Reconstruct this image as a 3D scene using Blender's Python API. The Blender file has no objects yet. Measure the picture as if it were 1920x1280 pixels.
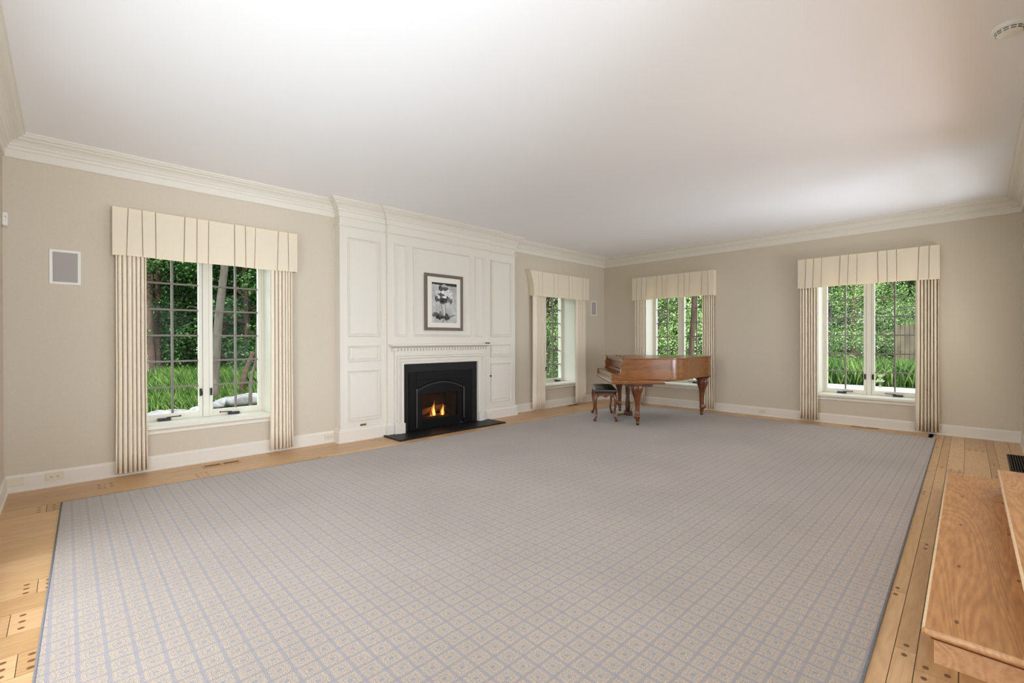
import bpy, bmesh, math, random
from mathutils import Vector, Matrix, noise
PI = math.pi
C = bpy.context.scene.collection
S = bpy.context.scene

# ------------------------------------------------------------------ camera
XL, XB, YA, YF, ZC = -0.365, 8.200, 5.596, -0.345, 2.960   # left wall, right wall, fireplace wall, front wall, ceiling
EYE = Vector((0, 0, 1.25))
yaw, pit, rol = math.radians(45.722), -0.0029, -0.0024
fw = Vector((math.cos(yaw)*math.cos(pit), math.sin(yaw)*math.cos(pit), math.sin(pit)))
rt = Vector((math.sin(yaw), -math.cos(yaw), 0)); up = rt.cross(fw)
rt, up = math.cos(rol)*rt + math.sin(rol)*up, -math.sin(rol)*rt + math.cos(rol)*up
cam = bpy.data.cameras.new('camera'); cam.sensor_width = 36; cam.lens = 858.91*36/1920; cam.clip_end = 300; cam.clip_start = .02
co = bpy.data.objects.new('camera', cam); C.objects.link(co)
M = Matrix((rt, up, -fw)).transposed().to_4x4(); M.translation = EYE
co.matrix_world = M
S.camera = co

# ------------------------------------------------------------------ world, sun, daylight, added fills, exposure
W = bpy.data.worlds.new('world'); S.world = W; W.use_nodes = True
wn = W.node_tree.nodes; wl = W.node_tree.links; wn.clear()
wo = wn.new('ShaderNodeOutputWorld'); wb = wn.new('ShaderNodeBackground')
wb.inputs['Color'].default_value = (.88, .94, 1.0, 1); wb.inputs['Strength'].default_value = 3.8
wl.new(wb.outputs[0], wo.inputs[0])

def sun(d, e, col, ang=.02):
    l = bpy.data.lights.new('sun', 'SUN'); l.energy = e; l.color = col; l.angle = ang
    o = bpy.data.objects.new('sun', l); C.objects.link(o)
    o.rotation_euler = Vector(d).to_track_quat('-Z', 'Y').to_euler(); return o
sun((.12, .60, -.80), 7.5, (1, .95, .85))

def area(name, loc, d, sx, sy, e, col):
    l = bpy.data.lights.new(name, 'AREA'); l.shape = 'RECTANGLE'; l.size = sx; l.size_y = sy; l.energy = e; l.color = col
    o = bpy.data.objects.new(name, l); C.objects.link(o); o.location = loc
    o.rotation_euler = Vector(d).to_track_quat('-Z', 'Z').to_euler(); return o
DAY = (.92, .98, 1.09)
# daylight at the left doors; the other areas are added fills, some tilted upward
area('daylight_left_doors', (XL-.35, 2.3, 1.2), (1, .1, 0), 2.8, 2.0, 66, DAY)
area('fill_front_low', (6.65, YF-3.0, .0), (.0, 1, .45), 4.2, 2.2, 500, DAY)  # added fill, low outside the invented front window
area('fill_front_up', (6.5, YF-1.0, .35), (-.1, 1, 1.0), 1.9, 1.1, 70, DAY)  # added fill aimed up at the ceiling, no terrace there
area('fill_camera_side', (1.05, YF-2.6, .2), (-.30, 1, .48), 3.0, 1.8, 520, DAY)  # added fill through the invented window beside the camera
area('fill_fireplace_wall', (1.05, YF-.30, 1.4), (-.45, 1, 0), 1.6, 1.5, 22, DAY)  # added fill aimed at the left of the fireplace wall
area('fill_hall', (4.2, YF-1.6, .6), (.2, 1, .8), 2.4, 1.3, 46, DAY)  # added fill lamp inside the unseen hall

S.view_settings.view_transform = 'Standard'; S.view_settings.look = 'None'
S.view_settings.gamma = 1; S.view_settings.use_curve_mapping = False
S.view_settings.exposure = 0.13
S.render.engine = 'CYCLES'
S.cycles.use_denoising = True
S.cycles.max_bounces = 10; S.cycles.diffuse_bounces = 6; S.cycles.glossy_bounces = 4
S.cycles.transparent_max_bounces = 16; S.cycles.transmission_bounces = 6
S.cycles.sample_clamp_indirect = 6; S.cycles.caustics_reflective = False; S.cycles.caustics_refractive = False

# ------------------------------------------------------------------ materials
def srgb(r, g, b):
    f = lambda c: (c/255)/12.92 if c/255 <= .04045 else ((c/255+.055)/1.055)**2.4
    return (f(r), f(g), f(b), 1)
def mat(name, col, rough=.6, spec=.4, metal=0, noise_amt=0, nscale=8, bump=0, bscale=40, stretch=None, trans=0):
    m = bpy.data.materials.new(name); m.use_nodes = True
    n = m.node_tree.nodes; l = m.node_tree.links
    b = n['Principled BSDF']; b.inputs['Base Color'].default_value = col
    b.inputs['Roughness'].default_value = rough; b.inputs['Specular IOR Level'].default_value = spec
    b.inputs['Metallic'].default_value = metal
    tc = n.new('ShaderNodeTexCoord'); mp = n.new('ShaderNodeMapping'); l.new(tc.outputs['Object'], mp.inputs[0])
    if stretch: mp.inputs['Scale'].default_value = stretch
    if noise_amt:
        t = n.new('ShaderNodeTexNoise'); t.inputs['Scale'].default_value = nscale; t.inputs['Detail'].default_value = 5
        l.new(mp.outputs[0], t.inputs['Vector'])
        r = n.new('ShaderNodeMix'); r.data_type = 'RGBA'; r.blend_type = 'MULTIPLY'
        rr = n.new('ShaderNodeMapRange'); rr.inputs[1].default_value = .3; rr.inputs[2].default_value = .7
        rr.inputs[3].default_value = 1-noise_amt; rr.inputs[4].default_value = 1+noise_amt
        l.new(t.outputs['Fac'], rr.inputs[0]); r.inputs[0].default_value = 1
        r.inputs[6].default_value = col; l.new(rr.outputs[0], r.inputs[7]); l.new(r.outputs[2], b.inputs['Base Color'])
    if bump:
        t = n.new('ShaderNodeTexNoise'); t.inputs['Scale'].default_value = bscale; t.inputs['Detail'].default_value = 3
        l.new(mp.outputs[0], t.inputs['Vector'])
        bp = n.new('ShaderNodeBump'); bp.inputs['Strength'].default_value = bump; bp.inputs['Distance'].default_value = .01
        l.new(t.outputs['Fac'], bp.inputs['Height']); l.new(bp.outputs[0], b.inputs['Normal'])
    if trans:
        out = n['Material Output']; tr = n.new('ShaderNodeBsdfTranslucent'); tr.inputs[0].default_value = (col[0], col[1]*.95, col[2]*.70, 1)
        mx = n.new('ShaderNodeMixShader'); mx.inputs[0].default_value = trans
        l.new(b.outputs[0], mx.inputs[1]); l.new(tr.outputs[0], mx.inputs[2]); l.new(mx.outputs[0], out.inputs[0])
    return m
def wood(name, c1, c2, rough=.35, along='x', scale=1, attr=None, coat=0, spec=.5, contrast=1.0, ring=6, freq=60):
    m = bpy.data.materials.new(name); m.use_nodes = True
    n = m.node_tree.nodes; l = m.node_tree.links; b = n['Principled BSDF']
    b.inputs['Roughness'].default_value = rough; b.inputs['Specular IOR Level'].default_value = spec
    b.inputs['Coat Weight'].default_value = coat; b.inputs['Coat Roughness'].default_value = .12
    tc = n.new('ShaderNodeTexCoord'); mp = n.new('ShaderNodeMapping'); l.new(tc.outputs['Object'], mp.inputs[0])
    st = {'x': (.12, 1, 1), 'y': (1, .12, 1), 'z': (1, 1, .12)}[along]
    mp.inputs['Scale'].default_value = [s*scale for s in st]
    vec = mp.outputs[0]
    if attr:
        at = n.new('ShaderNodeAttribute'); at.attribute_name = attr
        ad = n.new('ShaderNodeVectorMath'); ad.operation = 'MULTIPLY_ADD'
        ad.inputs[1].default_value = (13, 37, 5); l.new(at.outputs['Color'], ad.inputs[0]); l.new(mp.outputs[0], ad.inputs[2]); vec = ad.outputs[0]
    w = n.new('ShaderNodeTexNoise'); w.inputs['Scale'].default_value = ring; w.inputs['Detail'].default_value = 2; w.inputs['Distortion'].default_value = .6
    l.new(vec, w.inputs['Vector'])
    mu = n.new('ShaderNodeMath'); mu.operation = 'MULTIPLY'; mu.inputs[1].default_value = freq; l.new(w.outputs['Fac'], mu.inputs[0])
    si = n.new('ShaderNodeMath'); si.operation = 'SINE'; l.new(mu.outputs[0], si.inputs[0])
    f = n.new('ShaderNodeTexNoise'); f.inputs['Scale'].default_value = 60; f.inputs['Detail'].default_value = 6; l.new(vec, f.inputs['Vector'])
    rr = n.new('ShaderNodeMapRange'); rr.inputs[1].default_value = -1; rr.inputs[2].default_value = 1
    rr.inputs[3].default_value = .5-.22*contrast; rr.inputs[4].default_value = .5+.22*contrast; l.new(si.outputs[0], rr.inputs[0])
    ad2 = n.new('ShaderNodeMath'); ad2.operation = 'ADD'; l.new(rr.outputs[0], ad2.inputs[0])
    r3 = n.new('ShaderNodeMapRange'); r3.inputs[1].default_value = .3; r3.inputs[2].default_value = .7; r3.inputs[3].default_value = -.28; r3.inputs[4].default_value = .28
    l.new(f.outputs['Fac'], r3.inputs[0]); l.new(r3.outputs[0], ad2.inputs[1])
    cr = n.new('ShaderNodeMix'); cr.data_type = 'RGBA'; cr.inputs[6].default_value = c1; cr.inputs[7].default_value = c2
    l.new(ad2.outputs[0], cr.inputs[0])
    res = cr.outputs[2]
    if attr:
        sp = n.new('ShaderNodeSeparateColor'); l.new(at.outputs['Color'], sp.inputs[0])
        m2 = n.new('ShaderNodeMix'); m2.data_type = 'RGBA'; m2.blend_type = 'MULTIPLY'; m2.inputs[0].default_value = 1
        cc = n.new('ShaderNodeCombineColor'); 
        for i, k in enumerate((0, 1, 2)):
            q = n.new('ShaderNodeMapRange'); q.inputs[3].default_value = (.84, .80, .72)[i]; q.inputs[4].default_value = (1.08, 1.10, 1.14)[i]
            l.new(sp.outputs[0], q.inputs[0]); l.new(q.outputs[0], cc.inputs[i])
        l.new(res, m2.inputs[6]); l.new(cc.outputs[0], m2.inputs[7]); res = m2.outputs[2]
    l.new(res, b.inputs['Base Color'])
    return m

WALL = mat('wall_paint', srgb(210, 200, 183), .9, .2, noise_amt=.02, nscale=60, bump=.05, bscale=300)
CEIL = mat('ceiling_paint', srgb(244, 244, 248), .95, .1)
TRIM = mat('trim_paint', srgb(228, 223, 213), .45, .4)
TRIMW = mat('window_paint', srgb(232, 229, 217), .4, .4)
MUNT = mat('muntin_paint', srgb(122, 114, 104), .4, .4)
FAB = mat('curtain_fabric', srgb(250, 240, 223), .95, .1, noise_amt=.012, nscale=120, stretch=(1, 1, .1), trans=.10)
FABV = mat('valance_fabric', srgb(252, 244, 230), .95, .1, noise_amt=.012, nscale=120, stretch=(1, 1, .1), trans=.32)
BLACKM = mat('black_metal', srgb(30, 27, 26), .45, .5)
BLACKS = mat('black_stone', srgb(22, 21, 23), .5, .3, noise_amt=.15, nscale=30)
BLACKG = mat('black_enamel', srgb(7, 6, 8), .45, .22)
PLAST = mat('white_plastic', srgb(235, 233, 228), .35, .5)
PLATE = mat('outlet_plastic', srgb(222, 214, 196), .4, .4)
GRAYP = mat('speaker_mesh', srgb(178, 172, 170), .8, .2, bump=.3, bscale=900)
LEATH = mat('black_leather', srgb(20, 21, 22), .28, .6)
BRASS = mat('brass', srgb(150, 120, 70), .35, .5, metal=1)
DARK = mat('dark_void', srgb(10, 9, 8), .9, .1)
FLOORM = wood('floor_wood', srgb(214, 176, 130), srgb(190, 148, 104), .33, 'x', 1.2, 'tint', spec=.45, contrast=.7)
PEGM = mat('floor_peg', srgb(120, 78, 46), .4, .4)
STEPM = wood('step_wood', srgb(216, 162, 106), srgb(164, 112, 66), .40, 'x', 1.0, None, spec=.4, contrast=.65, ring=3.0, freq=230)
NOSEM = wood('nosing_wood', srgb(222, 178, 134), srgb(196, 146, 104), .45, 'x', 1.0)
NOSEL = mat('highlight_nosing', srgb(226, 196, 158), .5, .3, noise_amt=.08, nscale=30)  # pale tone paints the bright edge line on the treads
PIANO = wood('piano_wood', srgb(156, 92, 18), srgb(86, 46, 8), .30, 'x', 1.3, None, coat=.22, contrast=.7, ring=3)
PIANOD = wood('piano_dark_wood', srgb(84, 44, 24), srgb(50, 25, 14), .28, 'x', 1.2, None, coat=.3)
PIANOL = wood('piano_leg_wood', srgb(132, 72, 38), srgb(76, 38, 20), .3, 'z', 2, None, coat=.3)
FRAMEM = mat('picture_frame_grey', srgb(112, 102, 92), .5, .4, noise_amt=.08, nscale=50)
MATB = mat('mat_board', srgb(235, 231, 222), .8, .2)
STONE = mat('stone', srgb(112, 110, 114), .9, .2, noise_amt=.35, nscale=6, bump=.6, bscale=12)
DRIVE = mat('driveway_gravel', srgb(208, 204, 204), .95, .1, noise_amt=.1, nscale=40)
SOIL = mat('lawn_soil', srgb(70, 88, 40), .95, .1, noise_amt=.4, nscale=3)
BARKL = mat('bark_light', srgb(86, 80, 75), .9, .1, noise_amt=.3, nscale=14, bump=.6, bscale=20, stretch=(1, 1, .3))
BARKD = mat('bark_dark', srgb(66, 54, 46), .9, .1, noise_amt=.35, nscale=14, bump=.6, bscale=20, stretch=(1, 1, .2))
FENCEM = mat('weathered_boards', srgb(84, 76, 62), .9, .1, noise_amt=.35, nscale=10, stretch=(1, 1, .2))
LOGM = mat('gas_log', srgb(140, 112, 86), .9, .1, noise_amt=.5, nscale=14, bump=.6, bscale=30)
EXT = mat('exterior_siding', srgb(190, 186, 178), .8, .2)

def glass_mat(name, refl=.6, tint=(.97, .99, .98, 1)):
    m = bpy.data.materials.new(name); m.use_nodes = True
    n = m.node_tree.nodes; l = m.node_tree.links; n.clear()
    o = n.new('ShaderNodeOutputMaterial'); mx = n.new('ShaderNodeMixShader')
    t = n.new('ShaderNodeBsdfTransparent'); t.inputs[0].default_value = tint
    g = n.new('ShaderNodeBsdfGlossy'); g.inputs['Roughness'].default_value = .02
    f = n.new('ShaderNodeFresnel'); f.inputs[0].default_value = 1.45
    k = n.new('ShaderNodeMath'); k.operation = 'MULTIPLY'; k.inputs[1].default_value = refl
    l.new(f.outputs[0], k.inputs[0]); l.new(k.outputs[0], mx.inputs[0]); l.new(t.outputs[0], mx.inputs[1]); l.new(g.outputs[0], mx.inputs[2])
    l.new(mx.outputs[0], o.inputs[0]); return m
GLASS = glass_mat('window_glass', .10)
DGLASS = glass_mat('fireplace_glass', .7, (.55, .52, .50, 1))

def leaf_mat(name, c1, c2, c3, tr=.35):
    m = bpy.data.materials.new(name); m.use_nodes = True
    n = m.node_tree.nodes; l = m.node_tree.links; n.clear()
    o = n.new('ShaderNodeOutputMaterial'); g = n.new('ShaderNodeNewGeometry')
    r = n.new('ShaderNodeValToRGB'); l.new(g.outputs['Random Per Island'], r.inputs[0])
    e = r.color_ramp.elements; e[0].color = c1; e[1].color = c3; x = e.new(.5); x.color = c2
    d = n.new('ShaderNodeBsdfDiffuse'); t = n.new('ShaderNodeBsdfTranslucent'); mx = n.new('ShaderNodeMixShader'); mx.inputs[0].default_value = tr
    l.new(r.outputs[0], d.inputs[0]); l.new(r.outputs[0], t.inputs[0]); l.new(d.outputs[0], mx.inputs[1]); l.new(t.outputs[0], mx.inputs[2])
    l.new(mx.outputs[0], o.inputs[0]); return m
LEAF1 = leaf_mat('leaf_dark', srgb(22, 42, 24), srgb(44, 78, 40), srgb(108, 140, 82))  # darkest tones put the shade between leaves into the leaf colour
LEAF2 = leaf_mat('leaf_bright', srgb(46, 78, 38), srgb(92, 130, 66), srgb(208, 222, 168), .45)  # palest tone puts sunlight on the leaves into their colour
GRASS = leaf_mat('grass_blade', srgb(32, 56, 28), srgb(68, 102, 50), srgb(144, 168, 94), .4)

def emis(name, col, s):
    m = bpy.data.materials.new(name); m.use_nodes = True; n = m.node_tree.nodes; l = m.node_tree.links; n.clear()
    o = n.new('ShaderNodeOutputMaterial'); e = n.new('ShaderNodeEmission'); e.inputs[0].default_value = col; e.inputs[1].default_value = s
    l.new(e.outputs[0], o.inputs[0]); return m

def rug_mat():
    m = bpy.data.materials.new('rug_weave'); m.use_nodes = True
    n = m.node_tree.nodes; l = m.node_tree.links; b = n['Principled BSDF']
    b.inputs['Roughness'].default_value = .95; b.inputs['Specular IOR Level'].default_value = .1
    b.inputs['Sheen Weight'].default_value = .25; b.inputs['Sheen Roughness'].default_value = .5
    tc = n.new('ShaderNodeTexCoord'); sp = n.new('ShaderNodeSeparateXYZ')
    nz = n.new('ShaderNodeTexNoise'); nz.inputs['Scale'].default_value = 120; nz.inputs['Detail'].default_value = 2
    l.new(tc.outputs['Object'], nz.inputs['Vector'])
    jit = n.new('ShaderNodeVectorMath'); jit.operation = 'MULTIPLY_ADD'; jit.inputs[1].default_value = (.008, .008, 0)
    sub = n.new('ShaderNodeVectorMath'); sub.operation = 'SUBTRACT'; sub.inputs[1].default_value = (.5, .5, .5)
    l.new(nz.outputs['Color'], sub.inputs[0]); l.new(sub.outputs[0], jit.inputs[0]); l.new(tc.outputs['Object'], jit.inputs[2])
    l.new(jit.outputs[0], sp.inputs[0])
    def math_(op, a, b_=None, c=None):
        q = n.new('ShaderNodeMath'); q.operation = op
        for i, v in enumerate((a, b_, c)):
            if v is None: continue
            if isinstance(v, (int, float)): q.inputs[i].default_value = v
            else: l.new(v, q.inputs[i])
        return q.outputs[0]
    def dist(out, pitch, ph):   # distance from cell centre, 0..0.5
        return math_('ABSOLUTE', math_('SUBTRACT', math_('FRACT', math_('DIVIDE', math_('ADD', out, ph+50*pitch), pitch)), .5))
    dx = dist(sp.outputs[0], .0835, .0417-.0715+.0835); dy = dist(sp.outputs[1], .0785, .0)
    mxd = math_('MAXIMUM', dx, dy)
    lineX = math_('GREATER_THAN', dx, .415)
    lineY = math_('GREATER_THAN', dy, .415)
    centre = math_('LESS_THAN', mxd, .10)
    ring = math_('MULTIPLY', math_('GREATER_THAN', mxd, .205), math_('LESS_THAN', mxd, .245))
    hs = n.new('ShaderNodeTexNoise'); hs.inputs['Scale'].default_value = 260; hs.inputs['Detail'].default_value = 1; l.new(tc.outputs['Object'], hs.inputs['Vector'])
    hs2 = n.new('ShaderNodeMapRange'); hs2.inputs[1].default_value = .42; hs2.inputs[2].default_value = .58; hs2.inputs[3].default_value = 0; hs2.inputs[4].default_value = 1
    l.new(hs.outputs['Fac'], hs2.inputs[0])
    def mix(fac, a, b_, blend='MIX'):
        q = n.new('ShaderNodeMix'); q.data_type = 'RGBA'; q.blend_type = blend
        if isinstance(fac, (int, float)): q.inputs[0].default_value = fac
        else: l.new(fac, q.inputs[0])
        for i, v in ((6, a), (7, b_)):
            if isinstance(v, tuple): q.inputs[i].default_value = v
            else: l.new(v, q.inputs[i])
        return q.outputs[2]
    gold = mix(hs2.outputs[0], srgb(198, 178, 150), srgb(154, 146, 147))
    c = mix(centre, gold, srgb(148, 148, 154))
    c = mix(math_('MULTIPLY', ring, .6), c, srgb(146, 140, 144))
    c = mix(math_('MULTIPLY', lineY, .62), c, srgb(142, 139, 148))
    c = mix(math_('MULTIPLY', lineX, .68), c, srgb(144, 143, 154))
    big = n.new('ShaderNodeTexNoise'); big.inputs['Scale'].default_value = 1.3; big.inputs['Detail'].default_value = 3; l.new(tc.outputs['Object'], big.inputs['Vector'])
    br = n.new('ShaderNodeMapRange'); br.inputs[1].default_value = .3; br.inputs[2].default_value = .7; br.inputs[3].default_value = .84; br.inputs[4].default_value = .95
    l.new(big.outputs['Fac'], br.inputs[0])
    c = mix(1.0, c, br.outputs[0], 'MULTIPLY')
    l.new(c, b.inputs['Base Color'])
    bp = n.new('ShaderNodeBump'); bp.inputs['Strength'].default_value = .5; bp.inputs['Distance'].default_value = .004
    l.new(hs.outputs['Fac'], bp.inputs['Height']); l.new(bp.outputs[0], b.inputs['Normal'])
    return m
RUG = rug_mat()
RUGE = mat('rug_binding', srgb(122, 123, 128), .95, .1, noise_amt=.2, nscale=90)

# ------------------------------------------------------------------ helpers
def tag(o, label=None, cat=None, group=None, kind=None):
    if label: o['label'] = label
    if cat: o['category'] = cat
    if group: o['group'] = group
    if kind: o['kind'] = kind
    return o
def empty(name, loc=(0, 0, 0), rz=0, **k):
    o = bpy.data.objects.new(name, None); C.objects.link(o); o.location = loc; o.rotation_euler = (0, 0, rz); o.empty_display_size = .05
    return tag(o, **k)
class MB:
    def __init__(s): s.v = []; s.f = []; s.col = []
    def add(s, vs, fs, col=None):
        b = len(s.v); s.v += [tuple(p) for p in vs]; s.f += [tuple(b+i for i in f) for f in fs]
        if col is not None: s.col += [col]*len(fs)
        return s
    def box(s, x0, x1, y0, y1, z0, z1, col=None):
        if x0 > x1: x0, x1 = x1, x0
        if y0 > y1: y0, y1 = y1, y0
        if z0 > z1: z0, z1 = z1, z0
        v = [(x0, y0, z0), (x1, y0, z0), (x1, y1, z0), (x0, y1, z0), (x0, y0, z1), (x1, y0, z1), (x1, y1, z1), (x0, y1, z1)]
        return s.add(v, [(3, 2, 1, 0), (4, 5, 6, 7), (0, 1, 5, 4), (1, 2, 6, 5), (2, 3, 7, 6), (3, 0, 4, 7)], col)
    def prism(s, poly, a, b, ax='z'):   # poly 2D extruded along axis
        n = len(poly)
        def P(p, t): return {'z': (p[0], p[1], t), 'y': (p[0], t, p[1]), 'x': (t, p[0], p[1])}[ax]
        return s.add([P(p, a) for p in poly]+[P(p, b) for p in poly],
                     [tuple(range(n))[::-1], tuple(range(n, 2*n))]+[(i, (i+1) % n, n+(i+1) % n, n+i) for i in range(n)])
    def rings(s, rings, cap=True, closed=True):   # list of equal-length loops
        n = len(rings[0]); v = [p for r in rings for p in r]; f = []
        for k in range(len(rings)-1):
            for i in range(n if closed else n-1):
                j = (i+1) % n; f.append((k*n+i, k*n+j, (k+1)*n+j, (k+1)*n+i))
        if cap: f += [tuple(range(n))[::-1], tuple(range((len(rings)-1)*n, len(rings)*n))]
        return s.add(v, f)
    def tube(s, pts, rad, seg=8):
        pts = [Vector(p) for p in pts]; R = []
        if not hasattr(rad, '__len__'): rad = [rad]*len(pts)
        u = None
        for i, p in enumerate(pts):
            t = (pts[min(i+1, len(pts)-1)]-pts[max(i-1, 0)]).normalized()
            if u is None: u = t.orthogonal().normalized()
            u = (u - t*u.dot(t)).normalized(); w = t.cross(u)
            R.append([p+rad[i]*(math.cos(2*PI*k/seg)*u+math.sin(2*PI*k/seg)*w) for k in range(seg)])
        return s.rings(R)
    def lathe(s, prof, c=(0, 0, 0), seg=20, sy=1):   # prof [(r,z)]
        return s.rings([[(c[0]+r*math.cos(2*PI*k/seg), c[1]+sy*r*math.sin(2*PI*k/seg), c[2]+z) for k in range(seg)] for r, z in prof])
    def loft(s, secs, seg=16, e=.55):   # secs (z,cx,cy,hx,hy) superellipse sections
        def se(t, h): return h*math.copysign(abs(t)**e, t)
        return s.rings([[(cx+se(math.cos(2*PI*k/seg+PI/seg), hx), cy+se(math.sin(2*PI*k/seg+PI/seg), hy), z) for k in range(seg)] for z, cx, cy, hx, hy in secs])
    def ball(s, c, r, seg=12, rings_=8, sq=(1, 1, 1)):
        R = []
        for i in range(rings_+1):
            a = PI*i/rings_; rr = max(1e-4, math.sin(a))*r
            R.append([(c[0]+sq[0]*rr*math.cos(2*PI*k/seg), c[1]+sq[1]*rr*math.sin(2*PI*k/seg), c[2]-sq[2]*r*math.cos(a)) for k in range(seg)])
        return s.rings(R)
    def build(s, name, m, parent=None, smooth=False, bevel=0, kind=None, attr=None, auto=False):
        me = bpy.data.meshes.new(name); me.from_pydata(s.v, [], s.f); me.materials.append(m)
        bm = bmesh.new(); bm.from_mesh(me); bmesh.ops.recalc_face_normals(bm, faces=bm.faces) if not attr else None
        if not attr: bm.to_mesh(me)
        bm.free()
        if attr:
            a = me.color_attributes.new(attr, 'FLOAT_COLOR', 'CORNER'); i = 0
            for p, c in zip(me.polygons, s.col):
                for _ in p.vertices: a.data[i].color = c; i += 1
        if smooth:
            for p in me.polygons: p.use_smooth = True
        o = bpy.data.objects.new(name, me); C.objects.link(o)
        if parent: o.parent = parent
        if smooth == 'auto':
            es = o.modifiers.new('es', 'EDGE_SPLIT'); es.split_angle = math.radians(35)
        if bevel:
            b = o.modifiers.new('bevel', 'BEVEL'); b.width = bevel; b.segments = 2; b.limit_method = 'ANGLE'; b.angle_limit = math.radians(40)
        if kind: o['kind'] = kind
        return o
def copy_tree(o, parent=None):
    c = o.copy(); C.objects.link(c); c.parent = parent
    for ch in o.children: copy_tree(ch, c)
    return c
def spline(pts, n=6, closed=False):
    out = []; N = len(pts); V = [Vector(p) for p in pts]
    for i in range(N if closed else N-1):
        p0 = V[(i-1) % N] if closed or i > 0 else V[0]; p1 = V[i]; p2 = V[(i+1) % N]; p3 = V[(i+2) % N] if closed or i+2 < N else V[-1]
        for k in range(n):
            t = k/n; out.append(.5*((2*p1)+(-p0+p2)*t+(2*p0-5*p1+4*p2-p3)*t*t+(-p0+3*p1-3*p2+p3)*t**3))
    if not closed: out.append(V[-1])
    return out
def sweep(name, prof, path, m, closed=False, parent=None, kind='structure', flip=1, smooth=False):
    """prof [(p,z)] swept along a 2D path; p is measured to the left of travel (times flip), mitred."""
    mb = MB(); n = len(path); R = []
    for i in range(n):
        P = Vector(path[i]); a = Vector(path[i-1]) if (i > 0 or closed) else None; b = Vector(path[(i+1) % n]) if (i < n-1 or closed) else None
        d1 = (P-a).normalized() if a else (b-P).normalized(); d2 = (b-P).normalized() if b else d1
        n1 = Vector((-d1.y, d1.x))*flip; n2 = Vector((-d2.y, d2.x))*flip
        k = 1+n1.dot(n2); off = (n1+n2)/k if k > 1e-6 else n1
        R.append([(P.x+off.x*p, P.y+off.y*p, z) for p, z in prof])
    if closed: R.append(R[0])
    mb.rings(R, cap=not closed)
    return mb.build(name, m, parent, smooth=smooth, kind=kind)

# ------------------------------------------------------------------ floor (individual pegged planks in one mesh)
random.seed(4)
SUB = MB().box(XL-.3, XB+.2, YF-.2, YA+.2, -.30, -.012).build('subfloor', DARK, kind='structure')
fl = MB(); pegs = MB()
def plank_row(y0, y1, sk, joints, peg3=True, xlo=XL, xhi=XB):
    xs = [xlo]+sorted(joints)+[xhi]
    for i in range(len(xs)-1):
        g = .0012; a, b = xs[i]+(g if i else 0), xs[i+1]-(g if i < len(xs)-2 else 0)
        t = random.random(); r2 = random.random()
        Y = lambda y, x: y+sk*(x-4)
        v = [(a, Y(y0+g, a), -.012), (b, Y(y0+g, b), -.012), (b, Y(y1-g, b), -.012), (a, Y(y1-g, a), -.012)]
        v += [(x, y, 0) for x, y, z in v]
        fl.add(v, [(3, 2, 1, 0), (4, 5, 6, 7), (0, 1, 5, 4), (1, 2, 6, 5), (2, 3, 7, 6), (3, 0, 4, 7)], (t, r2, 0, 1))
    w = y1-y0
    for x in joints:
        ws = ([.2, .5, .8] if w > .14 else [.25, .75]) if w > .085 else [.5]
        for sgn in (-1, 1):
            for q in ws:
                cx, cy = x+sgn*.040, y0+w*q+sk*(x-4)
                pegs.rings([[(cx+.012*math.cos(k*PI/5), cy+.0095*math.sin(k*PI/5), z) for k in range(10)] for z in (-.005, .0006)])
yl = [.435, .6, .8, 1.0, 1.2, 1.4, 1.6, 1.8, 1.98, 2.16, 2.33, 2.51, 2.69, 2.88, 3.10, 3.28, 3.46, 3.67, 3.85, 4.05, 4.22, 4.37, 4.58, 4.78, 4.99, 5.19, 5.40, YA]
fixed = {2.51: -.14, 2.88: -.183, 3.28: -.106, 4.78: -.105, 5.19: .243}
for a, b in zip(yl, yl[1:]):
    j = [fixed[a]] if a in fixed else []
    x = (j[0] if j else XL)+random.uniform(.9, 2.6)
    while x < XB-.3: j.append(x); x += random.uniform(1.3, 3.0)
    plank_row(a, b, 0, j)
yr = [YF-.09, -.28, -.16, -.095, .085, .205, .273, .35, .42]
fixr = {.205: [3.712, 2.415, 6.1], .273: [2.952, 5.0, 7.2], .085: [6.05, 2.30], -.095: [7.3, 4.1], -.16: [6.62, 6.02], .35: [4.4, 6.9], -.28: [5.3], YF-.09: [4.6]}
for a, b in zip(yr, yr[1:]): plank_row(a, b, .0155, fixr.get(a, []))
floor = fl.build('floor', FLOORM, kind='structure', attr='tint')
pegs.build('floor_pegs', PEGM, parent=floor, kind='structure')

# ------------------------------------------------------------------ walls with openings
TH = .42
def wall_with_holes(name, u0, u1, z0, z1, holes, place, m=WALL):
    """place(u0,u1,z0,z1)-> box args"""
    mb = MB(); us = sorted({u0, u1} | {h[0] for h in holes} | {h[1] for h in holes})
    for a, b in zip(us, us[1:]):
        mid = (a+b)/2; hs = sorted([h for h in holes if h[0] < mid < h[1]], key=lambda h: h[2])
        z = z0
        for h in hs:
            if h[2] > z: mb.box(*place(a, b, z, h[2]))
            z = h[3]
        if z < z1: mb.box(*place(a, b, z, z1))
    return mb.build(name, m, kind='structure')
OW, OZ0, OZ1 = .585, .40, 2.20
W1C, W2C, W3C, W4C = 1.095, 6.62, 4.05, 1.163
FB = (3.42, 4.28, .02, .62)
wall_with_holes('wall_back', XL-.25, XB+TH, -.3, ZC+.25, [(W1C-OW, W1C+OW, OZ0, OZ1), (W2C-OW, W2C+OW, OZ0, OZ1), FB],
                lambda a, b, c, d: (a, b, YA, YA+TH, c, d))
wall_with_holes('wall_right', YF-.2, YA, -.3, ZC+.25, [(W3C-OW, W3C+OW, OZ0, OZ1), (W4C-OW, W4C+OW, OZ0, OZ1)],
                lambda a, b, c, d: (XB, XB+TH, a, b, c, d))
wall_with_holes('wall_left', YF-.2, YA, -.3, ZC+.25, [(.7, 3.7, .12, 2.3)], lambda a, b, c, d: (XL-.25, XL, a, b, c, d))
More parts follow.
